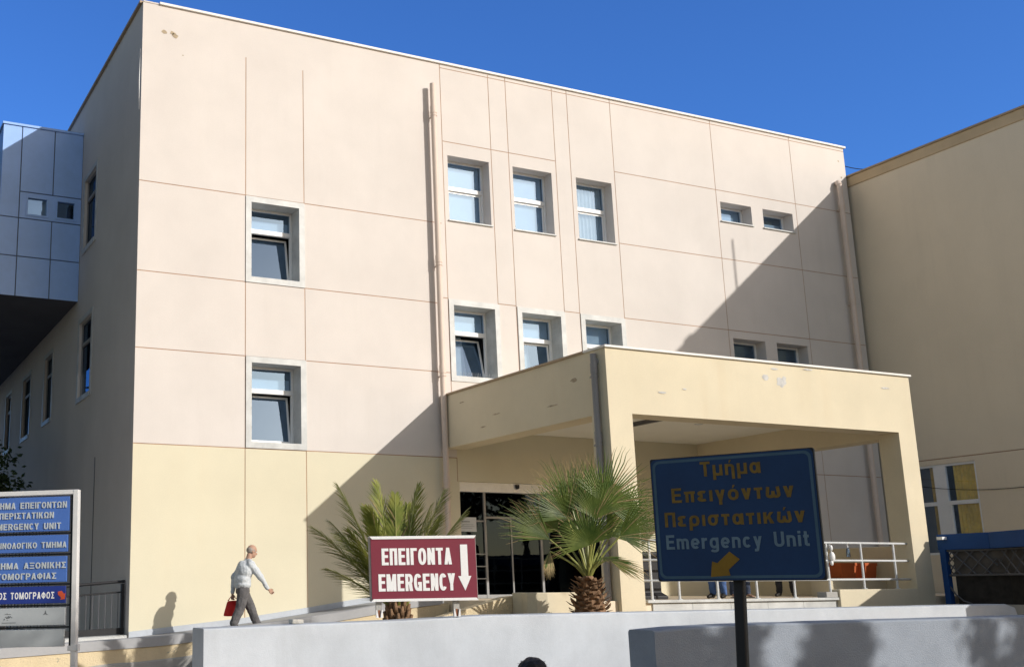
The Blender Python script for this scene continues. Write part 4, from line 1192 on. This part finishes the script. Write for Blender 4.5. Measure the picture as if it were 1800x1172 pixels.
# ------------------------------------------------------------------ palms
def pinnate(mb, base, az, el, L, droop, rnd, w=.30, dry=0):
    """feather frond; mb material 0 leaf, 1 midrib"""
    pts = []
    d_ = Vector((math.cos(az)*math.cos(el), math.sin(az)*math.cos(el), math.sin(el)))
    p = Vector(base); n = 26; e = el
    side = Vector((-math.sin(az), math.cos(az), 0))
    P = [p.copy()]
    for i in range(n):
        e -= droop*(i/n)**1.3/n*2
        dd = Vector((math.cos(az)*math.cos(e), math.sin(az)*math.cos(e), math.sin(e)))
        p = p + dd*(L/n); P.append(p.copy())
    mb.tube(P, [.022*(1-.9*i/n)+.003 for i in range(n+1)], 5, 1)
    N = 78
    tw = rnd.uniform(-.35, .35)
    for k in range(N):
        s = .16+.84*k/N
        i = min(int(s*n), n-1); q = P[i].lerp(P[i+1], s*n-i)
        t = (P[i+1]-P[i]).normalized(); up = side.cross(t)
        sd_ = side*math.cos(tw)+up*math.sin(tw); up2 = t.cross(sd_)*-1
        ll = w*(math.sin(math.pi*min(1, (s*.86+.12)))**.6)*rnd.uniform(.8, 1.15)
        for sg in (1, -1):
            if rnd.random() < .04: continue
            f_ = .95+.6*s
            dv = (sd_*sg*.75 + t*f_ + up*(.30+rnd.uniform(-.28, .28))).normalized()
            tip = q+dv*ll+Vector((0, 0, -.10*ll*rnd.random()))
            wd = up.cross(dv).normalized()*.0105
            m_ = q+dv*ll*.5
            mb.add([q-wd*.7, q+wd*.7, m_+wd, tip, m_-wd], [(0, 1, 2, 4), (2, 3, 4)], 2 if (dry and rnd.random() < dry) or rnd.random() < .05 else 0)
rnd = random.Random(21)
PB = (7.95, 14.5, .95)
p1 = empty('date_palm', PB)
tag(p1, 'small feather leaved palm rising behind the red sign', 'palm')
mb = MB()
for k in range(26):
    a = k*2.4; z = 1.0+.012*k; r_ = .17-.002*k
    c = Vector((PB[0]+r_*math.cos(a), PB[1]+r_*math.sin(a), z))
    mb.tube([c, c+Vector((.05*math.cos(a), .05*math.sin(a), .14))], [.05, .02], 5)
mb.tube([(PB[0], PB[1], .9), (PB[0], PB[1], 1.4)], [.18, .12], 10)
mb.build('trunk', 'boot', p1, True)
FR = [(172, 47, 1.72, .45, .38), (165, 68, 2.0, .3, .40), (150, 58, 1.6, .5, .38), (172, 34, 1.2, .6, .34), (110, 83, 1.92, .3, .40), (60, 87, 1.7, .3, .38), (10, 80, 1.88, .3, .40), (-6, 69, 1.92, .35, .40),
      (-4, 55, 1.86, .4, .40), (12, 62, 1.6, .4, .38), (-8, 43, 1.4, .5, .34), (200, 74, 1.55, .5, .38), (190, 58, 1.4, .5, .36), (340, 76, 1.6, .5, .38), (250, 50, 1.1, 1.0, .3), (300, 45, 1.05, 1.1, .3), (75, 60, 1.5, .8, .36), (125, 56, 1.5, .8, .36), (100, 70, 1.7, .5, .38), (45, 72, 1.7, .5, .38)]
for (az, el, L, dr, w_) in FR:
    mb = MB(); pinnate(mb, (PB[0]+.06*math.cos(rad(az)), PB[1]+.06*math.sin(rad(az)), 1.28), rad(az), rad(el), L, dr*.5, rnd, w_*1.15)
    mb.build('frond', ['palm', 'petiole', 'palmdry'], p1, recalc=False)

def fanleaf(root, base, hub, axis, nrm, R, spread, rnd, nseg=38, ragged=.12, dead=0.0):
    """palmate leaf: petiole from base to hub, segments around axis in the plane whose normal is nrm"""
    base = Vector(base); hub = Vector(hub); ax = Vector(axis).normalized(); nr = Vector(nrm).normalized()
    sd_ = nr.cross(ax).normalized(); nr = ax.cross(sd_)
    mb = MB()
    mid = base.lerp(hub, .5)+Vector((0, 0, .05))
    mb.tube([base, base.lerp(mid, .5)+Vector((0, 0, .03)), mid, hub.lerp(mid, .4), hub], [.024, .02, .017, .015, .011], 6, 1)
    for k in range(nseg):
        th = (k/(nseg-1)-.5)*2*spread
        f_ = 1-.28*abs(th/spread)**2
        L = R*f_*rnd.uniform(1-ragged, 1+ragged*.5)
        d0 = ax*math.cos(th)+sd_*math.sin(th)
        tan = -ax*math.sin(th)+sd_*math.cos(th)
        hw = max(.010, spread*2/nseg*.52*R*.42)
        cup = .10+.12*abs(th/spread)
        pts = []
        fork = .36
        dr = rnd.uniform(.02, .12)
        for s in (0.02, .25, fork, .72, .88, 1.0):
            q = hub+d0*L*s+nr*(cup*L*s*s*.5)
            if s > fork: q += Vector((0, 0, -dr*L*((s-fork)/(1-fork))**2))+tan*(rnd.uniform(-.02, .02)*L)
            pts.append(q)
        ws = [hw*.05, hw*.62, hw*.92, hw*.58, hw*.26, .0010]
        rid = [nr*(x*.55) for x in ws]
        v = []
        for q, w_, r_ in zip(pts, ws, rid): v += [q-tan*w_, q+r_, q+tan*w_]
        f = []
        for i in range(5): f += [(3*i, 3*i+1, 3*i+4, 3*i+3), (3*i+1, 3*i+2, 3*i+5, 3*i+4)]
        mi = 2 if rnd.random() < dead else 0
        mb.add(v[:12], f[:6], mi)
        b_ = MB(); mb.add(v[9:], [(0, 1, 4, 3), (1, 2, 5, 4), (3, 4, 7, 6), (4, 5, 8, 7)], 2 if rnd.random() < .22+dead else mi)
    return mb.build('frond', ['fan', 'petiole', 'palmdry'], root, recalc=False)
rnd = random.Random(33)
FB = Vector((11.05, 14.0, 1.0))
p2 = empty('fan_palm', FB)
tag(p2, 'young fan palm with a scaly stump trunk in front of the left pillar', 'palm')
rr = Vector((math.cos(.413), -math.sin(.413), 0)); nn = Vector((-math.sin(.413), -math.cos(.413), 0)); zz = Vector((0, 0, 1))
def LP(a, b, c=0): return FB+rr*a+zz*b+nn*c
CR = LP(0, .70)
#      hub(r,z,n)            axis(r,z,n)          normal(r,z,n)       R   spread
FANS = [((.28, 1.83, .12), (.62, .75, .05), (-.1, -.25, 1), 1.02, 1.55, .05),
        ((-.16, 1.78, -.1), (-.38, .95, .0), (.2, -.1, 1), 1.02, .95, .05),
        ((.10, 1.80, -.2), (.08, 1.0, 0), (0, -.1, 1), 1.0, .9, .1),
        ((-.60, 1.30, .15), (-.85, .60, .1), (.2, -.5, 1), .98, .62, .08),
        ((-.04, 1.20, .38), (-.35, .75, .45), (.1, -.7, .9), .88, 1.5, .04),
        ((.50, 1.34, .12), (.88, .35, .1), (0, -.5, 1), .92, 1.0, .08),
        ((.42, 1.40, -.35), (.85, .6, -.2), (0, -.3, 1), .98, .9, .08),
        ((-.35, 1.45, -.35), (-.7, .7, -.2), (.1, -.3, 1), .95, .9, .08),
        ((.10, 1.35, -.45), (.1, .8, -.6), (0, .6, 1), .85, 1.3, .08),
        ((-.58, 1.12, .05), (-.25, -.9, .25), (.5, 0, 1), .44, .45, .75),
        ((.28, 1.0, .15), (.85, -.42, .2), (0, .4, 1), .66, .35, .3),
        ((-.32, 1.62, .2), (-.62, .72, .25), (.1, -.4, 1), .9, 1.0, .05),
        ((.10, 1.60, .25), (.05, .95, .3), (0, -.4, 1), .85, 1.1, .05),
        ((.60, 1.62, -.1), (.8, .6, 0), (-.2, -.3, 1), .85, .9, .05),
        ((.15, 1.02, .3), (.3, -.2, .9), (0, .9, .5), .5, .8, .2)]
def D3(t): return rr*t[0]+zz*t[1]+nn*t[2]
for (h, a_, n_, R, sp, dead) in FANS:
    hub = LP(*h); a_ = D3(a_)
    fanleaf(p2, CR+(hub-CR).normalized()*.05, hub, a_, D3(n_), R*.95, sp, rnd, int(20+sp*17), .14, dead)
mb = MB()
mb.tube([LP(0, -.15), LP(0, .1), LP(0, .40), LP(0, .66), LP(0, .74)], [.25, .26, .20, .12, .07], 12)
for k in range(110):
    t = k/110; a = k*2.39996; z = .0+.66*t; r_ = .285-.17*t**1.2
    o = Vector((math.cos(a), math.sin(a), 0)); tn = Vector((-math.sin(a), math.cos(a), 0))
    c = FB+o*(r_-.03)+zz*z; w_ = .062*rnd.uniform(.8, 1.2); L = .15*rnd.uniform(.6, 1.2)
    tip = c+o*(.11+.06*rnd.random())+zz*(L*.62)*(1 if t > .3 else .1+1.6*t)
    mid = c+o*.075+zz*L*.28
    mb.add([c-tn*w_, c+tn*w_, mid+tn*w_*.9+o*.0, tip+tn*.022, tip-tn*.022, mid-tn*w_*.9, mid+o*.03], [(0, 1, 2, 6), (0, 6, 5), (6, 2, 3), (6, 3, 4), (6, 4, 5), (0, 5, 4, 3, 2, 1)])
mb.build('trunk', 'boot', p2, recalc=False)

# ------------------------------------------------------------------ trees
def tree(name, base, trunk_h, clumps, leaf, leaf_n, label, r0=.2, mat='leaf', seed=1):
    rnd = random.Random(seed)
    root = empty(name, base)
    tag(root, label, 'tree', {'street_tree': 'street trees round the viewer', 'yard_tree': 'trees in the side yard', 'far_tree': 'trees across the street'}.get(name))
    base = Vector(base)
    top = base+Vector((0, 0, trunk_h))
    mb = MB()
    mb.tube([base-Vector((0, 0, .1)), base.lerp(top, .5)+Vector((.08, .05, 0)), top], [r0*1.25, r0*.9, r0*.7], 10)
    for (c, r_) in clumps:
        c = Vector(c); m_ = top.lerp(c, .5)+Vector((rnd.uniform(-.2, .2), rnd.uniform(-.2, .2), -.1))
        mb.tube([top-Vector((0, 0, .1)), m_, c], [r0*.55, r0*.3, r0*.1], 6)
        for k in range(5):
            d_ = Vector((rnd.gauss(0, 1), rnd.gauss(0, 1), rnd.gauss(0, .8))).normalized()*r_*.8
            mb.tube([m_.lerp(c, .6), c+d_], [r0*.14, r0*.03], 4)
    mb.build('trunk', 'bark', root, True)
    mb = MB()
    tot = sum(r_**2 for _, r_ in clumps)
    for (c, r_) in clumps:
        c = Vector(c)
        # each clump is itself a handful of twig bunches
        bun = [c+Vector((rnd.gauss(0, .45), rnd.gauss(0, .45), rnd.gauss(0, .38)))*r_ for _ in range(14)]
        for k in range(int(leaf_n*r_**2/tot)):
            q = rnd.choice(bun)+Vector((rnd.gauss(0, .2), rnd.gauss(0, .2), rnd.gauss(0, .18)))*r_
            d_ = Vector((rnd.gauss(0, 1), rnd.gauss(0, 1), rnd.gauss(0, .6)-.3)).normalized()
            s_ = d_.orthogonal().normalized(); s_.rotate(Matrix.Rotation(rnd.random()*6.28, 3, d_))
            l = leaf*rnd.uniform(.7, 1.3); w_ = l*.28
            mb.add([q, q+d_*l*.45+s_*w_, q+d_*l, q+d_*l*.45-s_*w_], [(0, 1, 2, 3)])
    mb.build('crown', mat, root, recalc=False)
    return root
tree('dark_tree', (2.6, 29.5, .4), 2.0, [((3.2, 29.2, 3.6), 1.0), ((2.3, 29.6, 4.1), 1.1), ((4.0, 28.2, 4.45), .52), ((3.3, 28.6, 4.6), .9), ((1.6, 29.4, 3.3), 1.0)], .14, 9000,
     'dark tree in the shade of the building at the left edge', .16, 'leafd', 2)
tree('tall_tree', (-.2, 14.0, -.35), 5.5, [((.2, 14.0, 9.2), 1.2), ((-.6, 14.3, 8.2), 1.4), ((1.10, 14.0, 9.5), .40), ((-.3, 13.7, 10.4), 1.1), ((-1.3, 14, 9.6), 1.1)], .13, 9000,
     'tall leafy tree whose twigs just reach the top left corner', .2, 'leaf', 3)
# street trees behind the camera, which shade the blue sign and the near wall
tree('street_tree', (10.3, -4.6, -.35), 3.4, [((9.4, -2.6, 5.6), 1.25), ((8.6, -2.0, 5.2), .9), ((10.4, -3.0, 5.9), 1.1), ((10.1, -3.2, 4.9), 1.1), ((8.8, -2.6, 6.2), .8), ((10.8, -4.4, 5.4), 1.2)], .15, 16000,
     'street tree shading the blue sign from behind the viewer', .17, 'leaf', 4)
tree('street_tree', (14.6, -3.2, -.35), 4.2, [((14.25, -2.4, 6.2), .30), ((15.4, -2.4, 5.95), .55), ((15.75, -2.5, 6.2), .35), ((13.55, -2.4, 5.8), .4), ((13.45, -2.3, 6.35), .42), ((17.75, -2.4, 5.75), .33), ((18.75, -2.4, 6.25), .6), ((18.9, -2.6, 5.7), .6), ((16.2, -3.4, 5.2), .7)], .17, 15000,
     'street tree dappling the near grey wall with shade', .13, 'leaf', 5)
# two unseen trees added to cut sky light on the sign and near wall
tree('street_tree', (3.0, -4.0, -.35), 3.2, [((3.0, -3.5, 5.6), 1.6), ((1.6, -4.2, 5.2), 1.3), ((4.6, -3.4, 5.4), 1.5), ((3.6, -5.0, 6.0), 1.4), ((6.2, -4.0, 5.6), 1.4)], .2, 9000,
     'street tree standing left of the viewer, its crown over the pavement', .2, 'leaf', 6)
tree('street_tree', (18.5, -6.5, -.35), 3.2, [((17.0, -7.0, 5.2), 1.8), ((19.5, -6.5, 5.4), 1.6), ((15.2, -7.2, 5.0), 1.7), ((13.0, -7.0, 5.4), 1.7), ((18.2, -8.2, 6.0), 1.6)], .22, 9000,
     'low broad street tree behind the tree that dapples the wall', .2, 'leaf', 8)
# unseen trees added in the left yard to block sky from the side wall
for k, (x, y, h) in enumerate(((-.9, 22.3, 13.0), (-1.0, 27.0, 13.5), (-.6, 33.0, 15.0), (-.2, 40.0, 16.0))):
    tree('yard_tree', (x, y, .4), h*.35, [((x+random.uniform(-1.3, 1.0), y+random.uniform(-2.4, 2.4), h*(.22+.10*j)), 1.9) for j in range(9)], .36, 11000,
         ['dark yard tree level with the building corner', 'dark yard tree level with the clad box', 'second farthest dark tree in the side yard', 'farthest dark tree in the side yard'][k], .25, 'leafd', 60+k)
for k, (x, y, h) in enumerate(((50, -36, 17), (44, -40, 14), (57, -38, 19), (36, -42, 12))):
    tree('far_tree', (x, y, -.35), h*.4, [((x+random.uniform(-2.5, 2.5), y+random.uniform(-2, 2), h*(.5+.1*j)), 2.6) for j in range(6)], .55, 3500,
         ['broad dark tree across the street, second from the right', 'lower dark tree across the street, third from the right', 'tallest dark tree across the street', 'smallest dark tree across the street, leftmost'][k], .35, 'leafd', 40+k)

# ------------------------------------------------------------------ people
def hand(mb, wr, d, thumb, s=1.0, curl=.5):
    """palm and five fingers growing along d from the wrist"""
    wr = Vector(wr); d = Vector(d).normalized(); th = Vector(thumb); th = (th-d*th.dot(d)).normalized(); pn = d.cross(th)
    for k in (-1, -.33, .33, 1): mb.seg(wr+d*.01*s, .014*s, wr+d*.075*s+th*k*.026*s, .0125*s, 8)
    for i, L in enumerate((.07, .08, .075, .058)):
        b = wr+d*.08*s+th*(.029-.0195*i)*s
        k1 = b+(d*math.cos(curl*.6)+pn*math.sin(curl*.6))*L*.45*s
        k2 = k1+(d*math.cos(curl*1.5)+pn*math.sin(curl*1.5))*L*.32*s
        k3 = k2+(d*math.cos(curl*2.2)+pn*math.sin(curl*2.2))*L*.25*s
        mb.seg(b, .0085*s, k1, .008*s, 7); mb.seg(k1, .008*s, k2, .0075*s, 7); mb.seg(k2, .0075*s, k3, .0065*s, 7)
    t0 = wr+d*.03*s+th*.026*s; t1 = t0+(d*.7+th*.6+pn*.25).normalized()*.038*s; t2 = t1+(d*.9+th*.1+pn*.35).normalized()*.03*s
    mb.seg(t0, .0115*s, t1, .0095*s, 7); mb.seg(t1, .0095*s, t2, .008*s, 7)

def person(J, label, mats, hair='bald', sleeve=1.0, bare_foot=False, group=None, s=1.0, curl=.6):
    root = empty('person', J['base']); tag(root, label, 'person', group)
    h = Vector(J['face']).normalized(); side = Vector((0, 0, 1)).cross(h).normalized()       # side points to the left of the face
    Rh = Matrix((h, side, h.cross(side))).transposed()
    hc = Vector(J['head'])
    def A(f_, l, u): return hc + h*f_*s + side*l*s + Rh.col[2]*u*s
    b = MB()
    b.ell(A(-.012, 0, .03), (.095*s, .076*s, .092*s), Rh, 16, 12); b.ell(A(.018, 0, -.035), (.07*s, .06*s, .085*s), Rh, 14, 10)
    b.ell(A(.06, 0, -.085), (.025*s, .03*s, .024*s), Rh, 10, 8)
    b.seg(A(.078, 0, .012), .011*s, A(.103, 0, -.028), .015*s, 8)                           # nose
    b.ell(A(.085, 0, -.062), (.012*s, .024*s, .007*s), Rh, 8, 6)                            # lips
    b.ell(A(.078, 0, .032), (.014*s, .05*s, .01*s), Rh, 10, 6)                              # brow
    for q in (1, -1): b.ell(A(-.008, q*.077, -.008), (.022*s, .008*s, .032*s), Rh, 10, 8)
    b.seg(A(-.03, 0, -.08), .055*s, J['neck'], .058*s)
    sh, el, wr, hip, kn, an, toe = (J[k] for k in ('sh', 'el', 'wr', 'hip', 'kn', 'an', 'toe'))
    ch, be, pe = Vector(J['chest']), Vector(J['belly']), Vector(J['pelvis'])
    yaw = math.atan2(h.y, h.x); Rb = Matrix.Rotation(yaw, 3, 'Z')
    b.ell(ch, (.105*s, .165*s, .19*s), Rb, 16, 12); b.ell(be, (.10*s, .15*s, .16*s), Rb, 16, 12); b.ell(pe, (.105*s, .15*s, .12*s), Rb, 16, 12)
    for i in (0, 1):
        b.seg(J['neck'], .05*s, sh[i], .052*s); b.seg(sh[i], .05*s, el[i], .038*s); b.seg(el[i], .038*s, wr[i], .026*s)
        hand(b, wr[i], Vector(J['hd'][i]), h if J.get('thumb') is None else J['thumb'], s, curl)
        b.seg(hip[i], .082*s, kn[i], .055*s); b.seg(kn[i], .052*s, an[i], .036*s)
        b.seg(Vector(an[i])+Vector((0, 0, -.02*s)), .034*s, toe[i], .022*s)
        if bare_foot:
            t = Vector(toe[i]); dd = (t-Vector(an[i])); dd.z = 0; dd.normalize(); ss = Vector((-dd.y, dd.x, 0))
            for k in range(5): b.seg(t+ss*(k-2)*.015*s, .013*s, t+dd*(.035-.006*abs(k-1))*s+ss*(k-2)*.017*s, .009*s, 6)
    bo = b.build('body', mats['skin'], root, True); remesh(bo, .0075*s, 3)
    e = MB()
    for q in (1, -1): e.ell(A(.076, q*.031, .008), (.012*s, .013*s, .011*s), Rh, 10, 8); e.ell(A(.0855, q*.032, .008), (.0045*s, .006*s, .006*s), Rh, 8, 6, 1)
    e.build('eyes', ['signwhite', 'black'], root, True)
    # top
    t = MB(); g_ = .017*s; bk = J.get('bulk', 1.0)
    t.ell(ch, (.115*s*bk+g_, .17*s*bk+g_, .185*s), Rb, 18, 12); t.ell(be, (.112*s*bk+g_, .155*s*bk+g_, .17*s), Rb, 18, 12)
    t.ell(be.lerp(pe, .6), (.118*s*bk+g_, .152*s*bk+g_, .10*s), Rb, 18, 12)
    if 'hump' in J: t.ell(J['hump'], (.11*s, .15*s, .15*s), Rb, 16, 12)
    t.seg(J['neck'], .066*s, ch.lerp(Vector(J['neck']), .5), .10*s)
    for i in (0, 1):
        t.seg(J['neck'], .05*s, sh[i], .066*s*bk); t.seg(sh[i], .068*s*bk, el[i], .055*s*bk)
        if sleeve > .5: t.seg(el[i], .054*s, Vector(el[i]).lerp(Vector(wr[i]), .93), .040*s)
    to = t.build('shirt', mats['shirt'], root, True); remesh(to, .011*s, 3)
    wob = lambda co: .010*s*noise.noise(co*14)+.006*s*noise.noise(co*31)
    for v in to.data.vertices: v.co += v.normal*wob(v.co+Vector(J['base']))
    k = MB()
    k.ell(pe, (.118*s, .158*s, .125*s), Rb, 18, 12)
    for i in (0, 1):
        k.seg(hip[i], .098*s*bk, kn[i], .078*s*bk); k.seg(kn[i], .077*s*bk, Vector(an[i])+Vector((0, 0, .02*s)), .064*s*bk)
    ko = k.build('trousers', mats['trousers'], root, True); remesh(ko, .011*s, 3)
    for v in ko.data.vertices: v.co += v.normal*wob(v.co*.8+Vector(J['base']))
    if not bare_foot:
        for i in (0, 1):
            q = MB(); q.seg(Vector(an[i])+Vector((0, 0, -.025*s)), .046*s, toe[i], .036*s); q.seg(Vector(an[i])+Vector((0, 0, -.04*s)), .04*s, Vector(an[i]).lerp(Vector(toe[i]), .5), .042*s)
            qo = q.build('shoe', mats['shoe'], root, True); remesh(qo, .01*s, 2)
    else:
        for i in (0, 1):
            t_ = Vector(toe[i]); a = Vector(an[i]); dd = (t_-a); dd.z = 0; dd.normalize(); ss = Vector((-dd.y, dd.x, 0)); z = J['base'][2]
            q = MB(); ot = [a-dd*.06+ss*.035, a+ss*.04, t_+ss*.05, t_+dd*.06, t_-ss*.05, a-ss*.04, a-dd*.06-ss*.035]
            q.prism([(c.x, c.y) for c in ot], 2, z+.001, z+.016); q.build('sandal', mats['shoe'], root)
    if hair == 'fringe':
        f = MB()
        f.ell(A(-.045, 0, .012), (.070*s, .083*s, .068*s), Rh, 14, 10)
        for q in (1, -1): f.ell(A(.0, q*.066, .012), (.035*s, .016*s, .03*s), Rh, 10, 8)
        o = f.build('hair', mats['hair'], root, True); remesh(o, .008*s, 2)
    elif hair in ('short', 'long'):
        f = MB()
        f.ell(A(-.022, 0, .048), (.107*s, .09*s, .092*s), Rh, 18, 12); f.ell(A(-.05, 0, -.01), (.08*s, .086*s, .085*s), Rh, 16, 12)
        if hair == 'long': f.ell(A(-.075, 0, -.12), (.05*s, .085*s, .16*s), Rh, 14, 12)
        o = f.build('hair', mats['hair'], root, True); remesh(o, .008*s, 2)
        for v in o.data.vertices: v.co += v.normal*.006*noise.noise(v.co*40)
        f = MB(); rnd = random.Random(len(label))
        c = A(-.022, 0, .045)
        for q in range(90):
            d_ = Vector((rnd.gauss(0, 1), rnd.gauss(0, 1), abs(rnd.gauss(.5, .8)))).normalized()
            p_ = c+Vector((d_.x*.1, d_.y*.09, d_.z*.09))*s
            f.tube([p_, p_+d_*.006+Vector((rnd.uniform(-.012, .012), rnd.uniform(-.012, .012), 0))], [.0013, .0004], 4)
        f.build('stray_hair', mats['hair'], root)
    return root

def standing(x, y, z, heading, H, stance=.10, arms=.05):
    k = H/1.75; h = Vector((math.cos(heading), math.sin(heading), 0)); l = Vector((-h.y, h.x, 0)); o = Vector((x, y, z))
    def P(f_, s_, u): return tuple(o+h*f_*k+l*s_*k+Vector((0, 0, u*k)))
    return dict(base=(x, y, z), face=(h.x, h.y, -.03), head=P(.02, 0, 1.62), neck=P(-.015, 0, 1.46), chest=P(0, 0, 1.27), belly=P(.01, 0, 1.08), pelvis=P(0, 0, .93),
                sh=[P(-.01, .18, 1.40), P(-.01, -.18, 1.40)], el=[P(-.03, .23, 1.12), P(-.03, -.23, 1.12)], wr=[P(.05, .24+arms*.3, .87), P(.05, -.24-arms*.3, .87)],
                hip=[P(0, .085, .90), P(0, -.085, .90)], kn=[P(.02, stance, .49), P(.02, -stance, .49)], an=[P(-.02, stance*1.1, .085), P(-.02, -stance*1.1, .085)],
                toe=[P(.13, stance*1.35, .03), P(.13, -stance*1.35, .03)], hd=[tuple(h*.15+Vector((0, 0, -1)))]*2), k

GZ = rampz(7.4)
JM = dict(bulk=1.2, base=(7.38, 19.3, GZ), face=(1, 0, -.28), head=(7.515, 19.3, 2.265), neck=(7.44, 19.3, 2.10), chest=(7.36, 19.3, 1.905), belly=(7.325, 19.3, 1.74), pelvis=(7.325, 19.3, 1.60),
          hump=(7.33, 19.3, 1.95),
          sh=[(7.41, 19.46, 2.02), (7.43, 19.14, 2.02)], el=[(7.24, 19.52, 1.79), (7.60, 19.08, 1.79)], wr=[(7.20, 19.50, 1.50), (7.745, 19.07, 1.575)],
          hip=[(7.34, 19.38, 1.56), (7.32, 19.22, 1.56)], kn=[(7.51, 19.39, 1.28), (7.26, 19.22, 1.25)], an=[(7.64, 19.39, GZ+.10), (7.13, 19.22, GZ+.11)],
          toe=[(7.80, 19.40, GZ+.075), (7.22, 19.22, GZ+.035)], hd=[(0, 0, -1), (.75, 0, -.65)])
person(JM, 'bald man in pale shirt and grey trousers walking up the ramp with a bag',
       dict(skin='skin', shirt='shirt', trousers='trouser', shoe='shoe', hair='greyhair'), 'fringe', s=1.0, curl=.9)
bgm = MB()
def bagring(z, hx, hy, dx=0): return [(7.235+dx+sx*hx, 19.51+sy*hy, z) for sx, sy in ((-1, -1), (0, -1.25), (1, -1), (1, 1), (0, 1.2), (-1, 1))]
R_ = [bagring(1.085, .185, .04, -.02), bagring(1.10, .20, .05, -.02), bagring(1.22, .18, .055), bagring(1.33, .155, .03, .01), bagring(1.375, .14, .012, .01)]
v = [q for r_ in R_ for q in r_]
bgm.add(v, [(j*6+k, j*6+(k+1) % 6, j*6+6+(k+1) % 6, j*6+6+k) for j in range(4) for k in range(6)]+[(0, 1, 2, 3, 4, 5), (24, 25, 26, 27, 28, 29)])
bag = bgm.build('carrier_bag', 'redbag', None, True)
for v in bag.data.vertices: v.co += Vector((0, .008*math.sin(v.co.x*40), 0))
m_ = bag.modifiers.new('s', 'SUBSURF'); m_.levels = 2; m_.render_levels = 2
tag(bag, "red carrier bag hanging from the walking man's far hand", 'bag')
hb = MB()
for yy in (19.49, 19.53): hb.tube([(7.12, yy, 1.365), (7.16, 19.50, 1.43), (7.20, 19.50, 1.452), (7.25, 19.51, 1.43), (7.34, yy, 1.365)], .006, 6)
hb.build('handle', 'redbag', bag, True)

J, k = standing(15.95, 16.35, 1.337, rad(200), 1.74, .10)
person(J, 'person in blue jeans and dark shoes standing on the landing behind the blue sign', dict(skin='skin', shirt='topcloth', trousers='jeans', shoe='shoe', hair='blackhair'), 'short', s=k)
J, k = standing(16.62, 16.45, 1.337, rad(250), 1.66, .14)
person(J, 'person in dark tight trousers and sandals standing beside the one in blue jeans', dict(skin='skin', shirt='darkcloth', trousers='darkjeans', shoe='ink', hair='blackhair'), 'long', bare_foot=True, s=k)
J, k = standing(18.75, 17.3, 1.337, rad(210), 1.72, .13)
person(J, 'person in dark trousers standing in the shade behind the right part of the railing', dict(skin='skin', shirt='topcloth', trousers='darkcloth', shoe='shoe', hair='blackhair'), 'short', s=k)
J, k = standing(3.44, 4.85, -.35, rad(60), 1.58, .1)
person(J, 'dark haired person passing close by, only the top of the head in view', dict(skin='skin', shirt='topcloth', trousers='darkjeans', shoe='shoe', hair='blackhair'), 'short', s=k)
